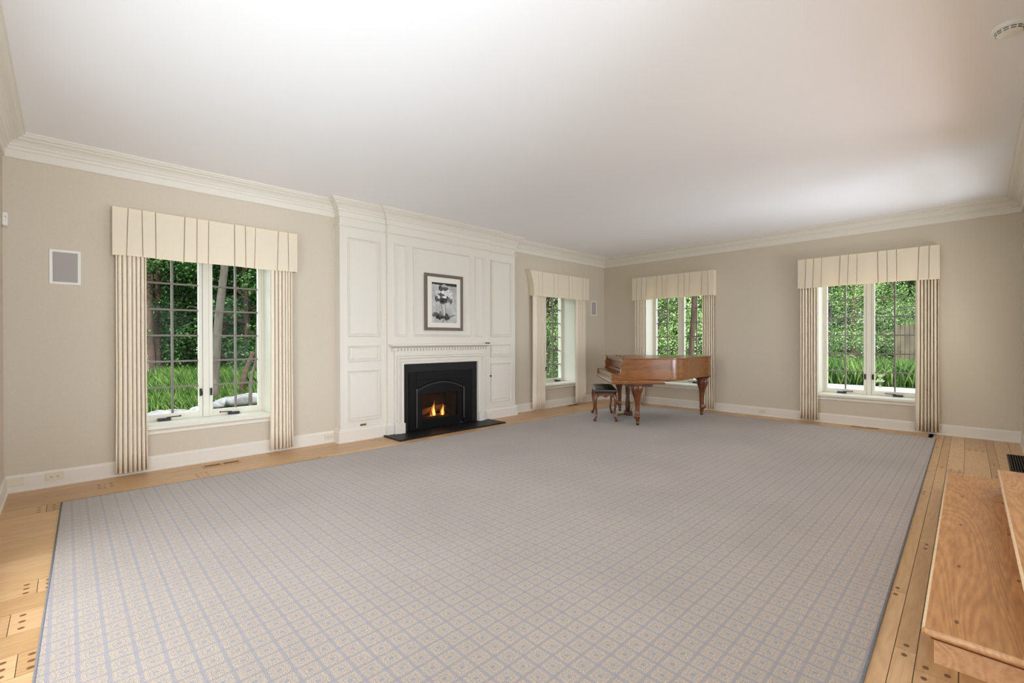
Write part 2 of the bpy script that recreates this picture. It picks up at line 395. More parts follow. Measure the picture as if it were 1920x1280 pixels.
wall_with_holes('wall_front', XL, XB, -.3, ZC+.25, [(2.34, 5.30, 0, 2.35), (5.70, 7.60, .55, 2.25), (.20, 1.90, .55, 2.25)], lambda a, b, c, d: (a, b, YF-.12, YF, c, d))
MB().box(XL-.25, XB+TH, YF-.2, YA+TH, ZC, ZC+.25).build('ceiling', CEIL, kind='structure')
# raised hall beyond the steps
MB().box(1.6, 6.2, -2.6, YF-.12, .0, .44).build('floor_hall', FLOORM, kind='structure')
hw = MB().box(1.5, 1.6, -2.6, YF-.12, 0, 2.6).box(6.2, 6.3, -2.6, YF-.12, 0, 2.6).box(1.5, 2.3, -2.7, -2.6, 0, 2.6).box(5.1, 6.3, -2.7, -2.6, 0, 2.6).box(2.3, 5.1, -2.7, -2.6, 0, .7).box(2.3, 5.1, -2.7, -2.6, 2.5, 2.6)
hw.build('wall_hall', WALL, kind='structure')
MB().box(1.5, 6.3, -2.7, YF-.12, 2.6, 2.7).build('ceiling_hall', CEIL, kind='structure')
# unseen roof slab, eaves made deep to block the sun
MB().box(XL-1.7, XB+TH+.5, -3.2, YA+TH+.5, ZC+.26, ZC+.40).build('roof_sun_block', EXT, kind='structure')

# crown moulding
crown = [(0, 2.767), (.014, 2.767), (.018, 2.775), (.018, 2.832), (.030, 2.838), (.034, 2.850), (.030, 2.860), (.040, 2.866),
         (.050, 2.882), (.066, 2.897), (.086, 2.908), (.098, 2.912), (.098, 2.922), (.112, 2.926), (.124, 2.934), (.130, 2.944), (.140, 2.946), (.140, 2.9601), (0, 2.9601)]
BO, BC = .13, .17           # projection of the side pilasters and of the centre of the chimney breast
BX0, BX1, BX2, BX3 = 2.40, 3.02, 4.80, 5.40
pth = [(XL, YF), (XL, YA), (BX0, YA), (BX0, YA-BO), (BX1, YA-BO), (BX1, YA-BC), (BX2, YA-BC), (BX2, YA-BO), (BX3, YA-BO), (BX3, YA), (XB, YA), (XB, YF)]
sweep('trim_1', crown, pth, TRIM, closed=True, flip=-1)
base = [(0, 0), (.026, 0), (.026, .012), (.020, .018), (.018, .020), (.018, .118), (.014, .126), (.008, .134), (.006, .140), (0, .140)]
sweep('baseboard_left', base, [(XL, .62), (XL, YA), (XL+.001, YA)], TRIM, flip=-1)
sweep('baseboard_back', base, [(XL, YA), (BX0, YA)], TRIM, flip=-1)
sweep('baseboard_back', base, [(BX3, YA), (XB, YA)], TRIM, flip=-1)
sweep('baseboard_right', base, [(XB, YA), (XB, YF), (5.30, YF)], TRIM, flip=-1)

# ------------------------------------------------------------------ windows
def window(idx, loc, rz, crank_sides, lab):
    R = empty('window_%d' % idx, loc, rz, kind='structure')
    jm = MB()
    e = .002
    jm.box(-OW+.0, -OW+.012, .0, .30, .43, OZ1).box(OW-.012, OW, .0, .30, .43, OZ1).box(-OW, OW, .0, .30, OZ1-.012, OZ1)
    jm.build('jamb', TRIMW, R)
    st = MB()
    st.box(-OW-.03, OW+.03, -.055, 0, .398, .428).box(-OW+.0, OW-.0, 0, .34, .40, .428)
    st.prism([(-.0005, .345), (-.014, .345), (-.018, .352), (-.018, .375), (-.026, .388), (-.034, .398), (-.0005, .398)], -OW-.015, OW+.015, 'x')
    st.build('sill', TRIMW, R, bevel=.004)
    fr = MB()   # fixed frame and mullion
    fr.box(-OW, -OW+.030, .29, .42, .428, OZ1).box(OW-.030, OW, .29, .42, .428, OZ1).box(-OW, OW, .29, .42, OZ1-.03, OZ1).box(-OW, OW, .31, .42, .41, .437)
    fr.box(-.028, .028, .295, .42, .428, OZ1)
    fr.build('window_frame', TRIMW, R, bevel=.003)
    for sgn in (-1, 1):
        x0, x1 = (.030, .555) if sgn > 0 else (-.555, -.030)
        g0, g1 = (.065, .518) if sgn > 0 else (-.518, -.065)
        sa = MB()
        sa.box(x0, g0, .305, .36, .437, 2.17).box(g1, x1, .305, .36, .437, 2.17).box(g0, g1, .305, .36, .437, .495).box(g0, g1, .305, .36, 2.12, 2.17)
        so = sa.build('sash', TRIMW, R, bevel=.003)
        MB().box(g0-.005, g1+.005, .338, .342, .49, 2.125).build('glass_pane', GLASS, so)
        mu = MB(); c = (g0+g1)/2
        mu.box(c-.010, c+.010, .326, .354, .495, 2.12)
        for k in range(1, 6): z = .495+k*.2708; mu.box(g0, g1, .3275, .3525, z-.009, z+.009)
        mu.build('muntin_grid', MUNT, so, bevel=.002)
        # casement lock on the mullion stile
        lx = sgn*.048
        lk = MB().box(lx-.010, lx+.010, .296, .305, .655, .735)
        lk.tube([(lx, .290, .72), (lx+sgn*.004, .280, .735), (lx-sgn*.008, .282, .70), (lx-sgn*.008, .286, .665)], .005, 6)
        lk.build('window_lock', BLACKM, so)
    for cx, d in crank_sides:
        k = MB().box(cx-.055, cx+.055, .262, .304, .432, .456)
        k.tube([(cx+d*.02, .272, .460), (cx+d*.09, .264, .466), (cx+d*.13, .262, .466)], .006, 6)
        k.ball((cx+d*.135, .262, .468), .009, 8, 6)
        k.build('crank_handle', BLACKM, R, bevel=.004)
    return R
window(1, (W1C, YA, 0), 0, [(-.37, 1), (.26, -1)], '')
window(2, (W2C, YA, 0), 0, [(-.30, 1), (.38, -1)], '')
window(3, (XB, W3C, 0), -PI/2, [(-.30, 1), (.30, -1)], '')
window(4, (XB, W4C, 0), -PI/2, [(-.33, 1), (.33, -1)], '')
# tall glazed doors in the left wall (behind the camera's left shoulder)
g = MB()
for y in (.7, 1.68, 2.2, 2.72, 3.64): g.box(XL-.16, XL-.10, y, y+.06, .12, 2.3)
for z in (.12, .85, 1.55, 2.24): g.box(XL-.15, XL-.11, .7, 3.7, z, z+.05)
g.build('window_5', TRIMW, kind='structure')
MB().box(XL, XL+.02, .60, .70, 0.14, 2.40).box(XL, XL+.02, 3.70, 3.80, .14, 2.40).box(XL, XL+.02, .60, 3.80, 2.30, 2.40).build('trim_2', TRIM, kind='structure')

for n_, (a_, b_) in ((6, (5.70, 7.60)), (7, (.20, 1.90))):  # unseen front-wall windows, added to let the fill light in
    g = MB()
    for x in (a_, (a_+b_)/2-.03, b_-.06): g.box(x, x+.06, YF-.10, YF-.05, .55, 2.25)
    for z in (.55, 1.08, 1.62, 2.19): g.box(a_, b_, YF-.09, YF-.06, z, z+(.06 if z in (.55, 2.19) else .02))
    g.build('window_%d' % n_, TRIMW, kind='structure')
# ------------------------------------------------------------------ curtains and valances (local: x along wall, -y into room)
SE = [-.69, -.59, -.49, -.26, -.16, -.06, .17, .27, .37, .60, .70]
def valance(loc, rz, label, half=.80, flare=0, seed=0, tr=0):
    rnd = random.Random(seed)
    f = half/.80; mb = MB(); cols = []   # front sheet: columns of (x,y) top/bottom
    Y = -.12
    def col(x, y, dx=0): cols.append((x, y, dx))
    col(-half, -.004); col(-half, -.06); col(-half, Y)
    groups = {0, 1, 3, 4, 6, 7, 9}
    for i, s in enumerate(SE):
        s *= f
        sh = rnd.uniform(-.016, .008)
        wl = i in (3, 6, 9) ; wr = i in (2, 5, 8)    # wide panel to the left / right of this seam
        yl = Y+(.006 if wl else .0); yr_ = Y+(.006 if wr else .0)
        col(s-.004, yl-.002, sh); col(s-.0014, yl+.022, sh); col(s+.0014, yr_+.022, sh); col(s+.004, yr_-.002, sh)
    col(half, Y); col(half, -.06); col(half, -.004)
    NZ = 8; R = []
    for k in range(NZ+1):
        t = k/NZ; z = 2.47-.44*t; row = []
        for i, (x, y, sh) in enumerate(cols):
            ww = x+sh*t
            fl_ = flare*max(0, 1-t*1.1)**2 if x < -half*.97 else 0
            yy = y - .0015*math.sin(t*PI)*math.sin(23*x+seed) - (.006*t if -half*.98 < x < half*.98 else 0)
            zz = z + (.004*math.sin(9*x+seed) if k == NZ else 0)
            row.append((ww-fl_, min(yy, -.003), zz))
        R.append(row)
    mb.rings(R, cap=False, closed=False)
    # box pleat underlayers: double cloth behind each narrow pleat
    for a, b in [(-.795, -.69), (-.69, -.59), (-.59, -.49), (-.26, -.16), (-.16, -.06), (.17, .27), (.27, .37), (.60, .70), (.70, .795), (-.49, -.41), (-.34, -.26), (-.06, .02), (.09, .17), (.37, .44), (.53, .60)]:
        mb.add([(a*f+.004, Y+.026, 2.04), (b*f-.004, Y+.026, 2.04), (b*f-.004, Y+.026, 2.46), (a*f+.004, Y+.026, 2.46)], [(0, 1, 2, 3)])
    o = mb.build('valance', FABV); o.location = loc; o.rotation_euler[2] = rz
    sol = o.modifiers.new('solid', 'SOLIDIFY'); sol.thickness = .0015
    b = MB().box(-half+.004, half-.004, -.092, -.001, 2.450, 2.462).build('mounting_board', FAB, o)
    tag(o, label, 'valance', 'box pleated cream valances over the windows')
    return o
GV = None
valance((W1C+.012, YA, 0), 0, 'cream box-pleated valance over the window left of the fireplace', seed=1)
valance((6.685, YA, 0), 0, 'cream pleated valance with flared left end over the narrow-looking window right of the fireplace', flare=.10, seed=2)
valance((XB, 4.06, 0), -PI/2, 'cream box-pleated valance over the window behind the piano', seed=3)
valance((XB, 1.180, 0), -PI/2, 'cream box-pleated valance over the rightmost window', seed=4)

def drape(loc, rz, x0, x1, n, label, seed, z0=.035, lead=0, amp=.028):
    """hanging panel: n deep folds between x0 and x1; lead = width of a flat leading edge (sign gives the side)"""
    rnd = random.Random(seed); NZ = 12; R = []
    ph = [rnd.uniform(.7, 1.3) for _ in range(n+1)]; tot = sum(ph[:n]); acc = [0]
    for p in ph[:n]: acc.append(acc[-1]+p/tot)
    aj = [rnd.uniform(.8, 1.2) for _ in range(n)]; dr = [rnd.uniform(-.010, .010) for _ in range(n+1)]; wd = [rnd.uniform(.09, .14) if seed < 13 else rnd.uniform(.13, .21) for _ in range(n)]
    a0, a1 = x0, x1
    if lead > 0: a1 = x1-lead
    if lead < 0: a0 = x0-lead
    SS = [0, .10, .2, .28, .34, .38, .42, .46, .50, .54, .58, .62, .66, .72, .80, .90]
    for k in range(NZ+1):
        t = k/NZ; z = 2.30+(z0-2.30)*t; row = []
        fl_ = 1+.06*max(0, t-.6)/.4
        cx = (x0+x1)/2
        yo_ = -.095
        for i in range(n):
            u0 = acc[i]+dr[i]*t*(0 < i); u1 = acc[i+1]+dr[i+1]*t*(i < n-1)
            for s_ in SS:
                x = a0+(a1-a0)*(u0+(u1-u0)*s_)
                dip = .060*aj[i]*math.exp(-((s_-.5)/wd[i])**2)
                y = yo_+.012*math.cos(2*PI*s_)**2*0-.012*abs(math.cos(PI*s_))*0+dip-.007*math.cos(2*PI*s_)
                row.append((cx+(x-cx)*fl_, y, z))
        row.append((cx+(a1-cx)*fl_, yo_+.01, z))
        if lead > 0: row.append((cx+(x1-cx)*fl_, yo_+.012, z))
        if lead < 0: row.insert(0, (cx+(x0-cx)*fl_, yo_+.012, z))
        R.append(row)
    mb = MB().rings(R, cap=False, closed=False)
    o = mb.build('drape', FAB, smooth=True); o.location = loc; o.rotation_euler[2] = rz
    sol = o.modifiers.new('solid', 'SOLIDIFY'); sol.thickness = .002
    tag(o, label, 'curtain', 'cream drapes beside the windows')
    return o
drape((W1C, YA, 0), 0, -.765, -.545, 7, 'left cream drape of the window left of the fireplace, nearest the white wall speaker', 11)
drape((W1C, YA, 0), 0, .535, .765, 6, 'right cream drape of the window left of the fireplace, close to the white panelling', 12, lead=-.03)
drape((W2C, YA, 0), 0, -.735, -.42, 5, 'left cream drape of the window just right of the fireplace', 13, lead=-.10)
drape((W2C, YA, 0), 0, .485, .79, 6, 'right cream drape of the window nearest the room corner, behind the piano bench', 14, lead=-.05)
drape((XB, W3C, 0), -PI/2, -.755, -.565, 5, 'left cream drape of the window behind the piano', 15)
drape((XB, W3C, 0), -PI/2, .585, .78, 5, 'right cream drape of the window behind the piano, beside its tail', 16)
drape((XB, W4C, 0), -PI/2, -.785, -.565, 6, 'left cream drape of the rightmost window', 17)
drape((XB, W4C, 0), -PI/2, .545, .775, 6, 'right cream drape of the rightmost window, at the far right of the room', 18, lead=-.035)

# ------------------------------------------------------------------ chimney breast, mantel, fireplace
yo, yc = YA-BO, YA-BC
br = empty('chimney_breast', (3.9, YA-BC, 0), label='floor-to-ceiling white raised-panel chimney breast around the black fireplace', cat='fireplace panelling')
def part(mb, name, m, root, **k):
    o = mb.build(name, m, None, **k); o.parent = root; o.matrix_parent_inverse = Matrix.Translation(root.location).inverted() if not any(root.rotation_euler) else root.matrix_basis.inverted()
    return o
def raised(mb, x0, x1, z0, z1, y, field=True, w=.035):
    prof = [(-.001, .0), (0, .016), (.004, .022), (.010, .022), (.016, .012), (.018, .001), (.023, .001), (.042, .014), (.044, .014)] if field else [(-.001, .0), (0, .016), (.004, .024), (.014, .024), (.020, .014), (.028, .002)]
    R = []
    for i, d in prof:
        R.append([(x0+i, y-d, z0+i), (x1-i, y-d, z0+i), (x1-i, y-d, z1-i), (x0+i, y-d, z1-i)])
    mb.rings(R, cap=False)
    i, d = prof[-1]
    mb.add([(x0+i, y-d, z0+i), (x1-i, y-d, z0+i), (x1-i, y-d, z1-i), (x0+i, y-d, z1-i)], [(0, 1, 2, 3)])
lp = MB().box(BX0, BX1, yo, YA, 0, 2.80); 
lpo = part(lp, 'side_pilaster', TRIM, br)
rpo = part(MB().box(BX2, BX3, yo, YA, .962, 2.80).box(BX2, BX3, yo+.006, YA, 0, .962).box(BX3-.02, BX3, yo, YA, 0, .962), 'side_pilaster', TRIM, br)
cp = MB().box(BX1, 3.20, yc, YA, 0, 2.80).box(4.57, BX2, yc, YA, 0, 2.80).box(3.20, 4.57, yc, YA, .97, 2.80)
part(cp, 'overmantel_panel', TRIM, br)
for x0, x1, z0, z1, y, p in ((2.497, 2.928, 1.300, 2.530, yo, 0), (2.497, 2.926, .985, 1.186, yo, 0), (2.495, 2.924, .245, .873, yo, 0),
                             (4.862, 5.303, 1.305, 2.528, yo, 0), (4.852, 5.300, .985, 1.188, yo, 0)):
    q = MB(); raised(q, x0, x1, z0, z1, y); part(q, 'raised_panel', TRIM, br)
for x0, x1 in ((3.121, 3.290), (3.402, 4.395), (4.490, 4.654)):
    q = MB(); raised(q, x0, x1, 1.304, 2.535, yc, field=False); part(q, 'raised_panel', TRIM, br)
# cabinet door in the right pilaster
q = MB().box(BX2+.004, BX3-.008, yo-.002, yo+.004, .172, .958); raised(q, 4.852, 5.300, .262, .884, yo-.002)
dr_ = part(q, 'cabinet_door', TRIM, br)
k_ = MB().lathe([(.0001, 0), (.008, .001), (.006, .010), (.006, .018), (.014, .022), (.016, .030), (.010, .036), (.0001, .037)], (0, 0, 0), 12).build('door_knob', BLACKM, None, smooth=True)
k_.parent = dr_; k_.rotation_euler = (PI/2, 0, 0); k_.location = (4.832, yo, .683); k_.matrix_parent_inverse = dr_.matrix_basis.inverted() @ Matrix.Identity(4)
k_.matrix_parent_inverse = (br.matrix_basis @ dr_.matrix_parent_inverse).inverted()
# astragal moulding under the frieze and taller base
ast = [(0, 2.640), (.006, 2.640), (.010, 2.650), (.024, 2.656), (.028, 2.664), (.024, 2.672), (0, 2.676)]
bp_ = [(BX0, YA), (BX0, yo), (BX1, yo), (BX1, yc), (BX2, yc), (BX2, yo), (BX3, yo), (BX3, YA)]
def sw_part(name, prof, path, m, root):
    o = sweep(name, prof, path, m, kind=None, flip=-1); o.parent = root
    o.matrix_parent_inverse = root.matrix_basis.inverted(); return o
sw_part('frieze_moulding', ast, bp_, TRIM, br)
bb = [(0, 0), (.036, 0), (.036, .010), (.030, .018), (.030, .130), (.024, .140), (.014, .150), (.010, .165), (0, .168)]
sw_part('plinth', bb, [(BX0, YA), (BX0, yo), (BX1, yo), (BX1, yc), (3.095, yc)], TRIM, br)
sw_part('plinth', bb, [(4.675, yc), (BX2, yc), (BX2, yo), (BX3, yo), (BX3, YA)], TRIM, br)
part(MB().box(2.655, 2.735, yo-.006, yo, .176, .198).tube([(2.69, yo-.008, .187), (2.69, yo-.022, .187), (2.715, yo-.026, .180)], .005, 6), 'gas_valve', BRASS, br)

man = empty('mantelpiece', (3.885, yc, 0), label='white mantelpiece with dentil moulding and a thin shelf framing the fire', cat='mantelpiece')
def ring_frame(mb, x0, x1, z1, w, y, d, bev=.008):   # three-sided casing around opening x0..x1,0..z1
    sec = [(0, 0), (0, d*.8), (bev, d), (w-bev, d), (w, d*.8), (w, 0)]
    R = []
    for px, pz, sx, sz in ((x0, .0, -1, 0), (x0, z1, -1, 1), (x1, z1, 1, 1), (x1, .0, 1, 0)):
        R.append([(px+sx*i, y-h, pz+sz*i) for i, h in sec])
    mb.rings(R, cap=True)
q = MB(); ring_frame(q, 3.24, 4.53, .930, .036, yc, .045); ring_frame(q, 3.205, 4.565, .965, .045, yc, .032, .012); part(q, 'inner_casing', TRIM, man)
q = MB(); ring_frame(q, 3.160, 4.610, 1.010, .030, yc, .060, .004); ring_frame(q, 3.130, 4.640, 1.040, .024, yc, .040, .004); part(q, 'outer_casing', TRIM, man)
part(MB().box(3.150, 3.242, yc-.072, yc, 0, .150).box(3.100, 3.152, yc-.055, yc, 0, .165), 'leg_plinth', TRIM, man, bevel=.005)
part(MB().box(4.528, 4.620, yc-.072, yc, 0, .150).box(4.618, 4.670, yc-.055, yc, 0, .165), 'leg_plinth', TRIM, man, bevel=.005)
part(MB().box(3.105, 4.665, yc-.035, yc, 1.055, 1.112), 'frieze_board', TRIM, man)
q = MB().box(3.090, 4.680, yc-.040, yc, 1.108, 1.152)
x = 3.095
while x < 4.66: q.box(x, x+.030, yc-.062, yc-.03, 1.110, 1.146); x += .0492
for k in range(1):
    q.box(3.068+0*k, 3.095, yc-.062, yc, 1.110, 1.146).box(4.675, 4.702, yc-.062, yc, 1.110, 1.146)
part(q, 'dentil_moulding', TRIM, man)
def shelf_ring(i, z, y): return [(3.085-i, yc, z), (4.685+i, yc, z), (4.685+i, yc-y, z), (3.085-i, yc-y, z)]
q = MB().rings([shelf_ring(0, 1.150, .045), shelf_ring(.01, 1.155, .055), shelf_ring(.025, 1.162, .07), shelf_ring(.045, 1.172, .095), shelf_ring(.055, 1.176, .108), shelf_ring(.062, 1.178, .115), shelf_ring(.062, 1.198, .115)])
part(q, 'mantel_shelf', TRIM, man)
rm = MB().box(4.655, 4.725, yc-.095, yc-.055, 1.198, 1.214).build('remote_control', BLACKM, bevel=.004)
tag(rm, 'small black remote lying on the right end of the mantel shelf', 'remote')
hs_ = MB().box(2.955, 4.752, 5.012, yc-.001, 0, .018).build('hearth_slab', BLACKS, bevel=.003)
tag(hs_, 'flat black stone hearth slab on the floor in front of the fireplace', 'hearth')

ins = empty('gas_fireplace_insert', (3.885, yc, 0), label='black gas fireplace insert with arched door, logs and two flames', cat='fireplace')
part(MB().box(3.20, 3.345, yc+.004, yc+.02, .018, .97).box(4.425, 4.57, yc+.004, yc+.02, .018, .97).box(3.345, 4.425, yc+.004, yc+.02, .81, .97), 'slate_facing', BLACKS, ins)
q = MB().box(3.335, 3.445, yc-.012, yc+.03, .018, .815).box(4.260, 4.435, yc-.012, yc+.03, .018, .815).box(3.445, 4.26, yc-.012, yc+.03, .70, .815)
arc = [(3.445+.815*k/16, .575+.105*math.sin(PI*k/16)**.9) for k in range(17)]
q.prism([(3.445, .701)]+arc+[(4.26, .701)], yc-.012, yc+.03, 'y')
part(q, 'surround_panel', BLACKG, ins, bevel=.004)
part(MB().box(3.43, 4.27, yc+.021, yc+.032, .505, .72), 'back_plate', BLACKG, ins)
arc2 = [(3.452+.801*k/16, .570+.098*math.sin(PI*k/16)**.9) for k in range(17)]
door_top = [(3.452, .50)]+arc2+[(4.253, .50)]
q = MB().box(3.452, 3.545, yc-.006, yc+.02, .019, .50).box(4.160, 4.253, yc-.006, yc+.02, .019, .50).box(3.545, 4.160, yc-.006, yc+.02, .019, .150)
q.prism(door_top, yc-.006, yc+.02, 'y')
dd = part(q, 'door_frame', BLACKG, ins, bevel=.003)
q = MB()
for i in range(len(arc2)-1):
    a, b = arc2[i], arc2[i+1]; q.add([(a[0], yc-.018, a[1]-.022), (b[0], yc-.018, b[1]-.022), (b[0], yc-.018, b[1]), (a[0], yc-.018, a[1]), (a[0], yc-.004, a[1]-.022), (b[0], yc-.004, b[1]-.022), (b[0], yc-.004, b[1]), (a[0], yc-.004, a[1])], [(0, 1, 2, 3), (3, 2, 6, 7), (0, 4, 5, 1)])
part(q, 'arch_trim', BLACKM, ins)
part(MB().tube([(3.446, yc-.022, .05), (3.446, yc-.022, .585)], .006, 8), 'side_rod', mat('rod_grey', srgb(120, 118, 122), .3, .5, metal=.8), ins)
part(MB().tube([(4.262, yc-.022, .10), (4.262, yc-.022, .560)], .006, 8), 'side_rod', bpy.data.materials['rod_grey'], ins)
part(MB().box(3.545, 4.160, yc+.010, yc+.014, .150, .50), 'glass_pane', DGLASS, ins)
fbx = MB().box(3.40, 3.44, yc+.03, YA+.30, .0, .66).box(4.26, 4.30, yc+.03, YA+.30, .0, .66).box(3.40, 4.30, YA+.26, YA+.30, 0, .66).box(3.40, 4.30, yc+.03, YA+.30, .60, .66).box(3.40, 4.30, yc+.03, YA+.30, 0.02, .08)
part(fbx, 'firebox', mat('firebox_brick', srgb(70, 50, 38), .95, .1, noise_amt=.4, nscale=18), ins)
def log(pts, r, n=18):
    P = spline(pts, 6); q = MB(); rnd = random.Random(int(pts[0][0]*1000))
    q.tube(P, [r*rnd.uniform(.85, 1.12) for _ in P], 9); return q
part(log([(3.60, yc+.12, .135), (3.78, yc+.10, .15), (3.96, yc+.13, .155)], .038), 'gas_log', LOGM, ins, smooth=True)
part(log([(3.95, yc+.06, .27), (4.02, yc+.08, .235), (4.12, yc+.12, .20)], .042), 'gas_log', LOGM, ins, smooth=True)
part(log([(3.55, yc+.20, .17), (3.80, yc+.24, .22), (4.05, yc+.22, .26)], .045), 'gas_log', LOGM, ins, smooth=True)
q = MB(); rnd = random.Random(5)
for _ in range(60): q.ball((rnd.uniform(3.58, 4.12), rnd.uniform(yc+.05, yc+.22), rnd.uniform(.10, .14)), rnd.uniform(.012, .024), 6, 4)
part(q, 'ember_bed', LOGM, ins)['kind'] = 'stuff'
FL1 = emis('flame_outer', (1, .30, .04, 1), 2.2); FL2 = emis('flame_core', (1, .62, .16, 1), 7)
for fx, fz, s in ((3.775, .175, 1.0), (3.925, .165, .85)):
    for m_, k_2, nm in ((FL1, 1.0, 'flame'), (FL2, .62, 'flame')):
        q = MB(); R = []
        for i in range(11):
            t = i/10; rr = s*k_2*(.032*math.sin(PI*min(1, t*1.15+.12))**.8*(1-t)**.55+.0015)
            cx = fx+.018*math.sin(t*5+fx*9)*t; R.append([(cx+rr*1.25*math.cos(a*PI/5), yc+.06+(-.012 if k_2 < 1 else 0)+rr*.5*math.sin(a*PI/5), fz+s*(.215 if k_2 == 1 else .175)*t) for a in range(10)])
        part(q.rings(R), nm, m_, ins, smooth=True)
for fx, h in ((3.72, .07), (3.745, .10), (3.80, .08), (3.895, .09), (3.95, .11)):
    q = MB().rings([[(fx+.012*(1-t)*math.cos(a*PI/3)+.006*math.sin(6*t), yc+.055+.006*(1-t)*math.sin(a*PI/3), .17+h*t) for a in range(6)] for t in (0, .3, .6, .85, 1)])
    part(q, 'flame', FL1, ins)
fl_l = bpy.data.lights.new('fire_glow', 'POINT'); fl_l.energy = 2.5; fl_l.color = (1, .45, .15); fl_l.shadow_soft_size = .04
flo = bpy.data.objects.new('fire_glow', fl_l); C.objects.link(flo); flo.location = (3.85, yc+.10, .36)
part(MB().box(4.19, 4.25, yc-.014, yc-.006, .028, .036), 'badge', bpy.data.materials['rod_grey'], ins)

# ------------------------------------------------------------------ framed picture
pic = empty('framed_picture', (3.910, yc-.012, 1.79), label='framed black and white flower print hung above the mantel', cat='picture')
x0, x1, z0, z1 = 3.577, 4.242, 1.391, 2.192
q = MB(); sec = [(0, 0), (0, .022), (.006, .028), (.030, .026), (.042, .018), (.042, 0)]; R = []
for px, pz, sx, sz in ((x0, z0, 1, 1), (x1, z0, -1, 1), (x1, z1, -1, -1), (x0, z1, 1, -1), (x0, z0, 1, 1)):
    R.append([(px+sx*i, yc-.012-h, pz+sz*i) for i, h in sec])
part(q.rings(R, cap=False), 'frame', FRAMEM, pic)
part(MB().box(x0+.03, x1-.03, yc-.022, yc-.014, z0+.03, z1-.03), 'mat_board', MATB, pic)
def paint(u, v):
    """grey value of the flower print; u right, v up, 0..1"""
    n = lambda a, b, s: noise.noise(Vector((a*s, b*s, 3.3)))
    g = .68+.12*n(u, v, 5)+.10*n(u, v*.6, 24)
    if v > .955-.03*u: g = .12
    g = g if v < .30 else g-.10*max(0, .25-u)
    def bl(cx, cy, rx, ry, val, k=1.0, ed=.35):
        nonlocal g
        d = math.hypot((u-cx)/rx, (v-cy)/ry)+ed*n(u+cx, v+cy, 14)
        if d < 1:
            kk = k*min(1, (1-d)*4)
            g = g*(1-kk)+kk*(val*.92+.26*n(u, v, 30)+.16*n(u, v, 70))
    # dark foliage, pale blossoms, stems and fallen petals
    bl(.42, .62, .30, .12, .20); bl(.36, .86, .12, .10, .20); bl(.55, .84, .12, .09, .22); bl(.45, .55, .20, .08, .10); bl(.72, .56, .11, .10, .38)
    bl(.22, .60, .10, .10, .25); bl(.22, .77, .11, .045, .86); bl(.20, .70, .07, .05, .80); bl(.48, .92, .12, .05, .72); bl(.50, .76, .16, .06, .90)
    bl(.66, .74, .16, .09, .88); bl(.50, .65, .11, .04, .92); bl(.27, .64, .06, .05, .88); bl(.76, .66, .08, .05, .85); bl(.68, .48, .06, .05, .80); bl(.36, .70, .05, .06, .2); bl(.50, .88, .1, .03, .35)
    for sx, b_ in ((.40, .03), (.46, .0), (.53, .01)):
        if .16 < v < .52 and abs(u-sx-b_*math.sin(v*9)) < .009: g = .28
    if .20 < v < .46 and .46 < u < .52: g = .78
    bl(.20, .20, .22, .06, .22, .9, .5); bl(.30, .14, .18, .06, .10, 1, .5); bl(.60, .15, .13, .09, .16, 1, .5); bl(.34, .22, .08, .08, .35, .7, .6)
    if .62 < u < .92 and abs(v-(.12+.09*(u-.62)/.3)) < .012: g = .18
    if .42 < u < .48 and abs((v-.0)-(u-.42)*1.4) < .02: g = .2
    g = max(.04, min(.95, g)); g = g**1.7
    return (g, g, g*.98, 1)
q = MB(); NX, NZ = 120, 156
for j in range(NZ):
    for i in range(NX):
        a, b, c, d = i/NX, (i+1)/NX, j/NZ, (j+1)/NZ
        X = lambda t: 3.695+.437*t; Z = lambda t: 1.502+.571*t
        q.add([(X(a), yc-.0225, Z(c)), (X(b), yc-.0225, Z(c)), (X(b), yc-.0225, Z(d)), (X(a), yc-.0225, Z(d))], [(0, 1, 2, 3)], paint((a+b)/2, (c+d)/2))
pm = bpy.data.materials.new('print_paper'); pm.use_nodes = True
at = pm.node_tree.nodes.new('ShaderNodeAttribute'); at.attribute_name = 'tone'; pm.node_tree.links.new(at.outputs['Color'], pm.node_tree.nodes['Principled BSDF'].inputs['Base Color'])
pm.node_tree.nodes['Principled BSDF'].inputs['Roughness'].default_value = .7
part(q, 'art_print', pm, pic, attr='tone')

# ------------------------------------------------------------------ wall fittings
def speaker(loc, label, w=.20, h=.30):
    r = empty('wall_speaker', loc, label=label, cat='speaker', group='in-wall speakers')
    q = MB(); sec = [(0, 0), (0, .006), (.003, .009), (.020, .008), (.022, .004), (.022, 0)]; R = []
    for px, pz, sx, sz in ((-w/2, -h/2, 1, 1), (w/2, -h/2, -1, 1), (w/2, h/2, -1, -1), (-w/2, h/2, 1, -1), (-w/2, -h/2, 1, 1)):
        R.append([(px+sx*i, -g_, pz+sz*i) for i, g_ in sec])
    q.rings(R, cap=False).build('frame', PLAST, r)
    MB().box(-w/2+.02, w/2-.02, -.004, -.001, -h/2+.02, h/2-.02).build('speaker_grille', GRAYP, r)
speaker((.002, YA, 1.895), 'white framed square wall speaker at the left end of the fireplace wall')
speaker((7.815, YA, 1.90), 'small grey wall speaker near the room corner, right of the valance')
def outlet(loc, rz, label, slots=True, w=.115):
    r = empty('wall_outlet', loc, rz, label=label, cat='outlet', group='electrical plates in the baseboards')
    MB().box(-w/2, w/2, -.0075, 0, -.035, .035).build('cover_plate', PLATE, r, bevel=.003)
    if slots:
        for s in (-1, 1):
            f = MB().lathe([(.0165, 0), (.0165, .003), (.0001, .0032)], (0, 0, 0), 16).build('socket', PLATE, r); f.rotation_euler = (PI/2, 0, 0); f.location = (s*.020, -.0075, 0)
            MB().box(-.006, -.003, -.0045, .0045, .0030, .0042).box(.004, .007, -.0035, .0035, .0030, .0042).ball((0, -.009, .003), .0025, 6, 4).build('slot', DARK, f)
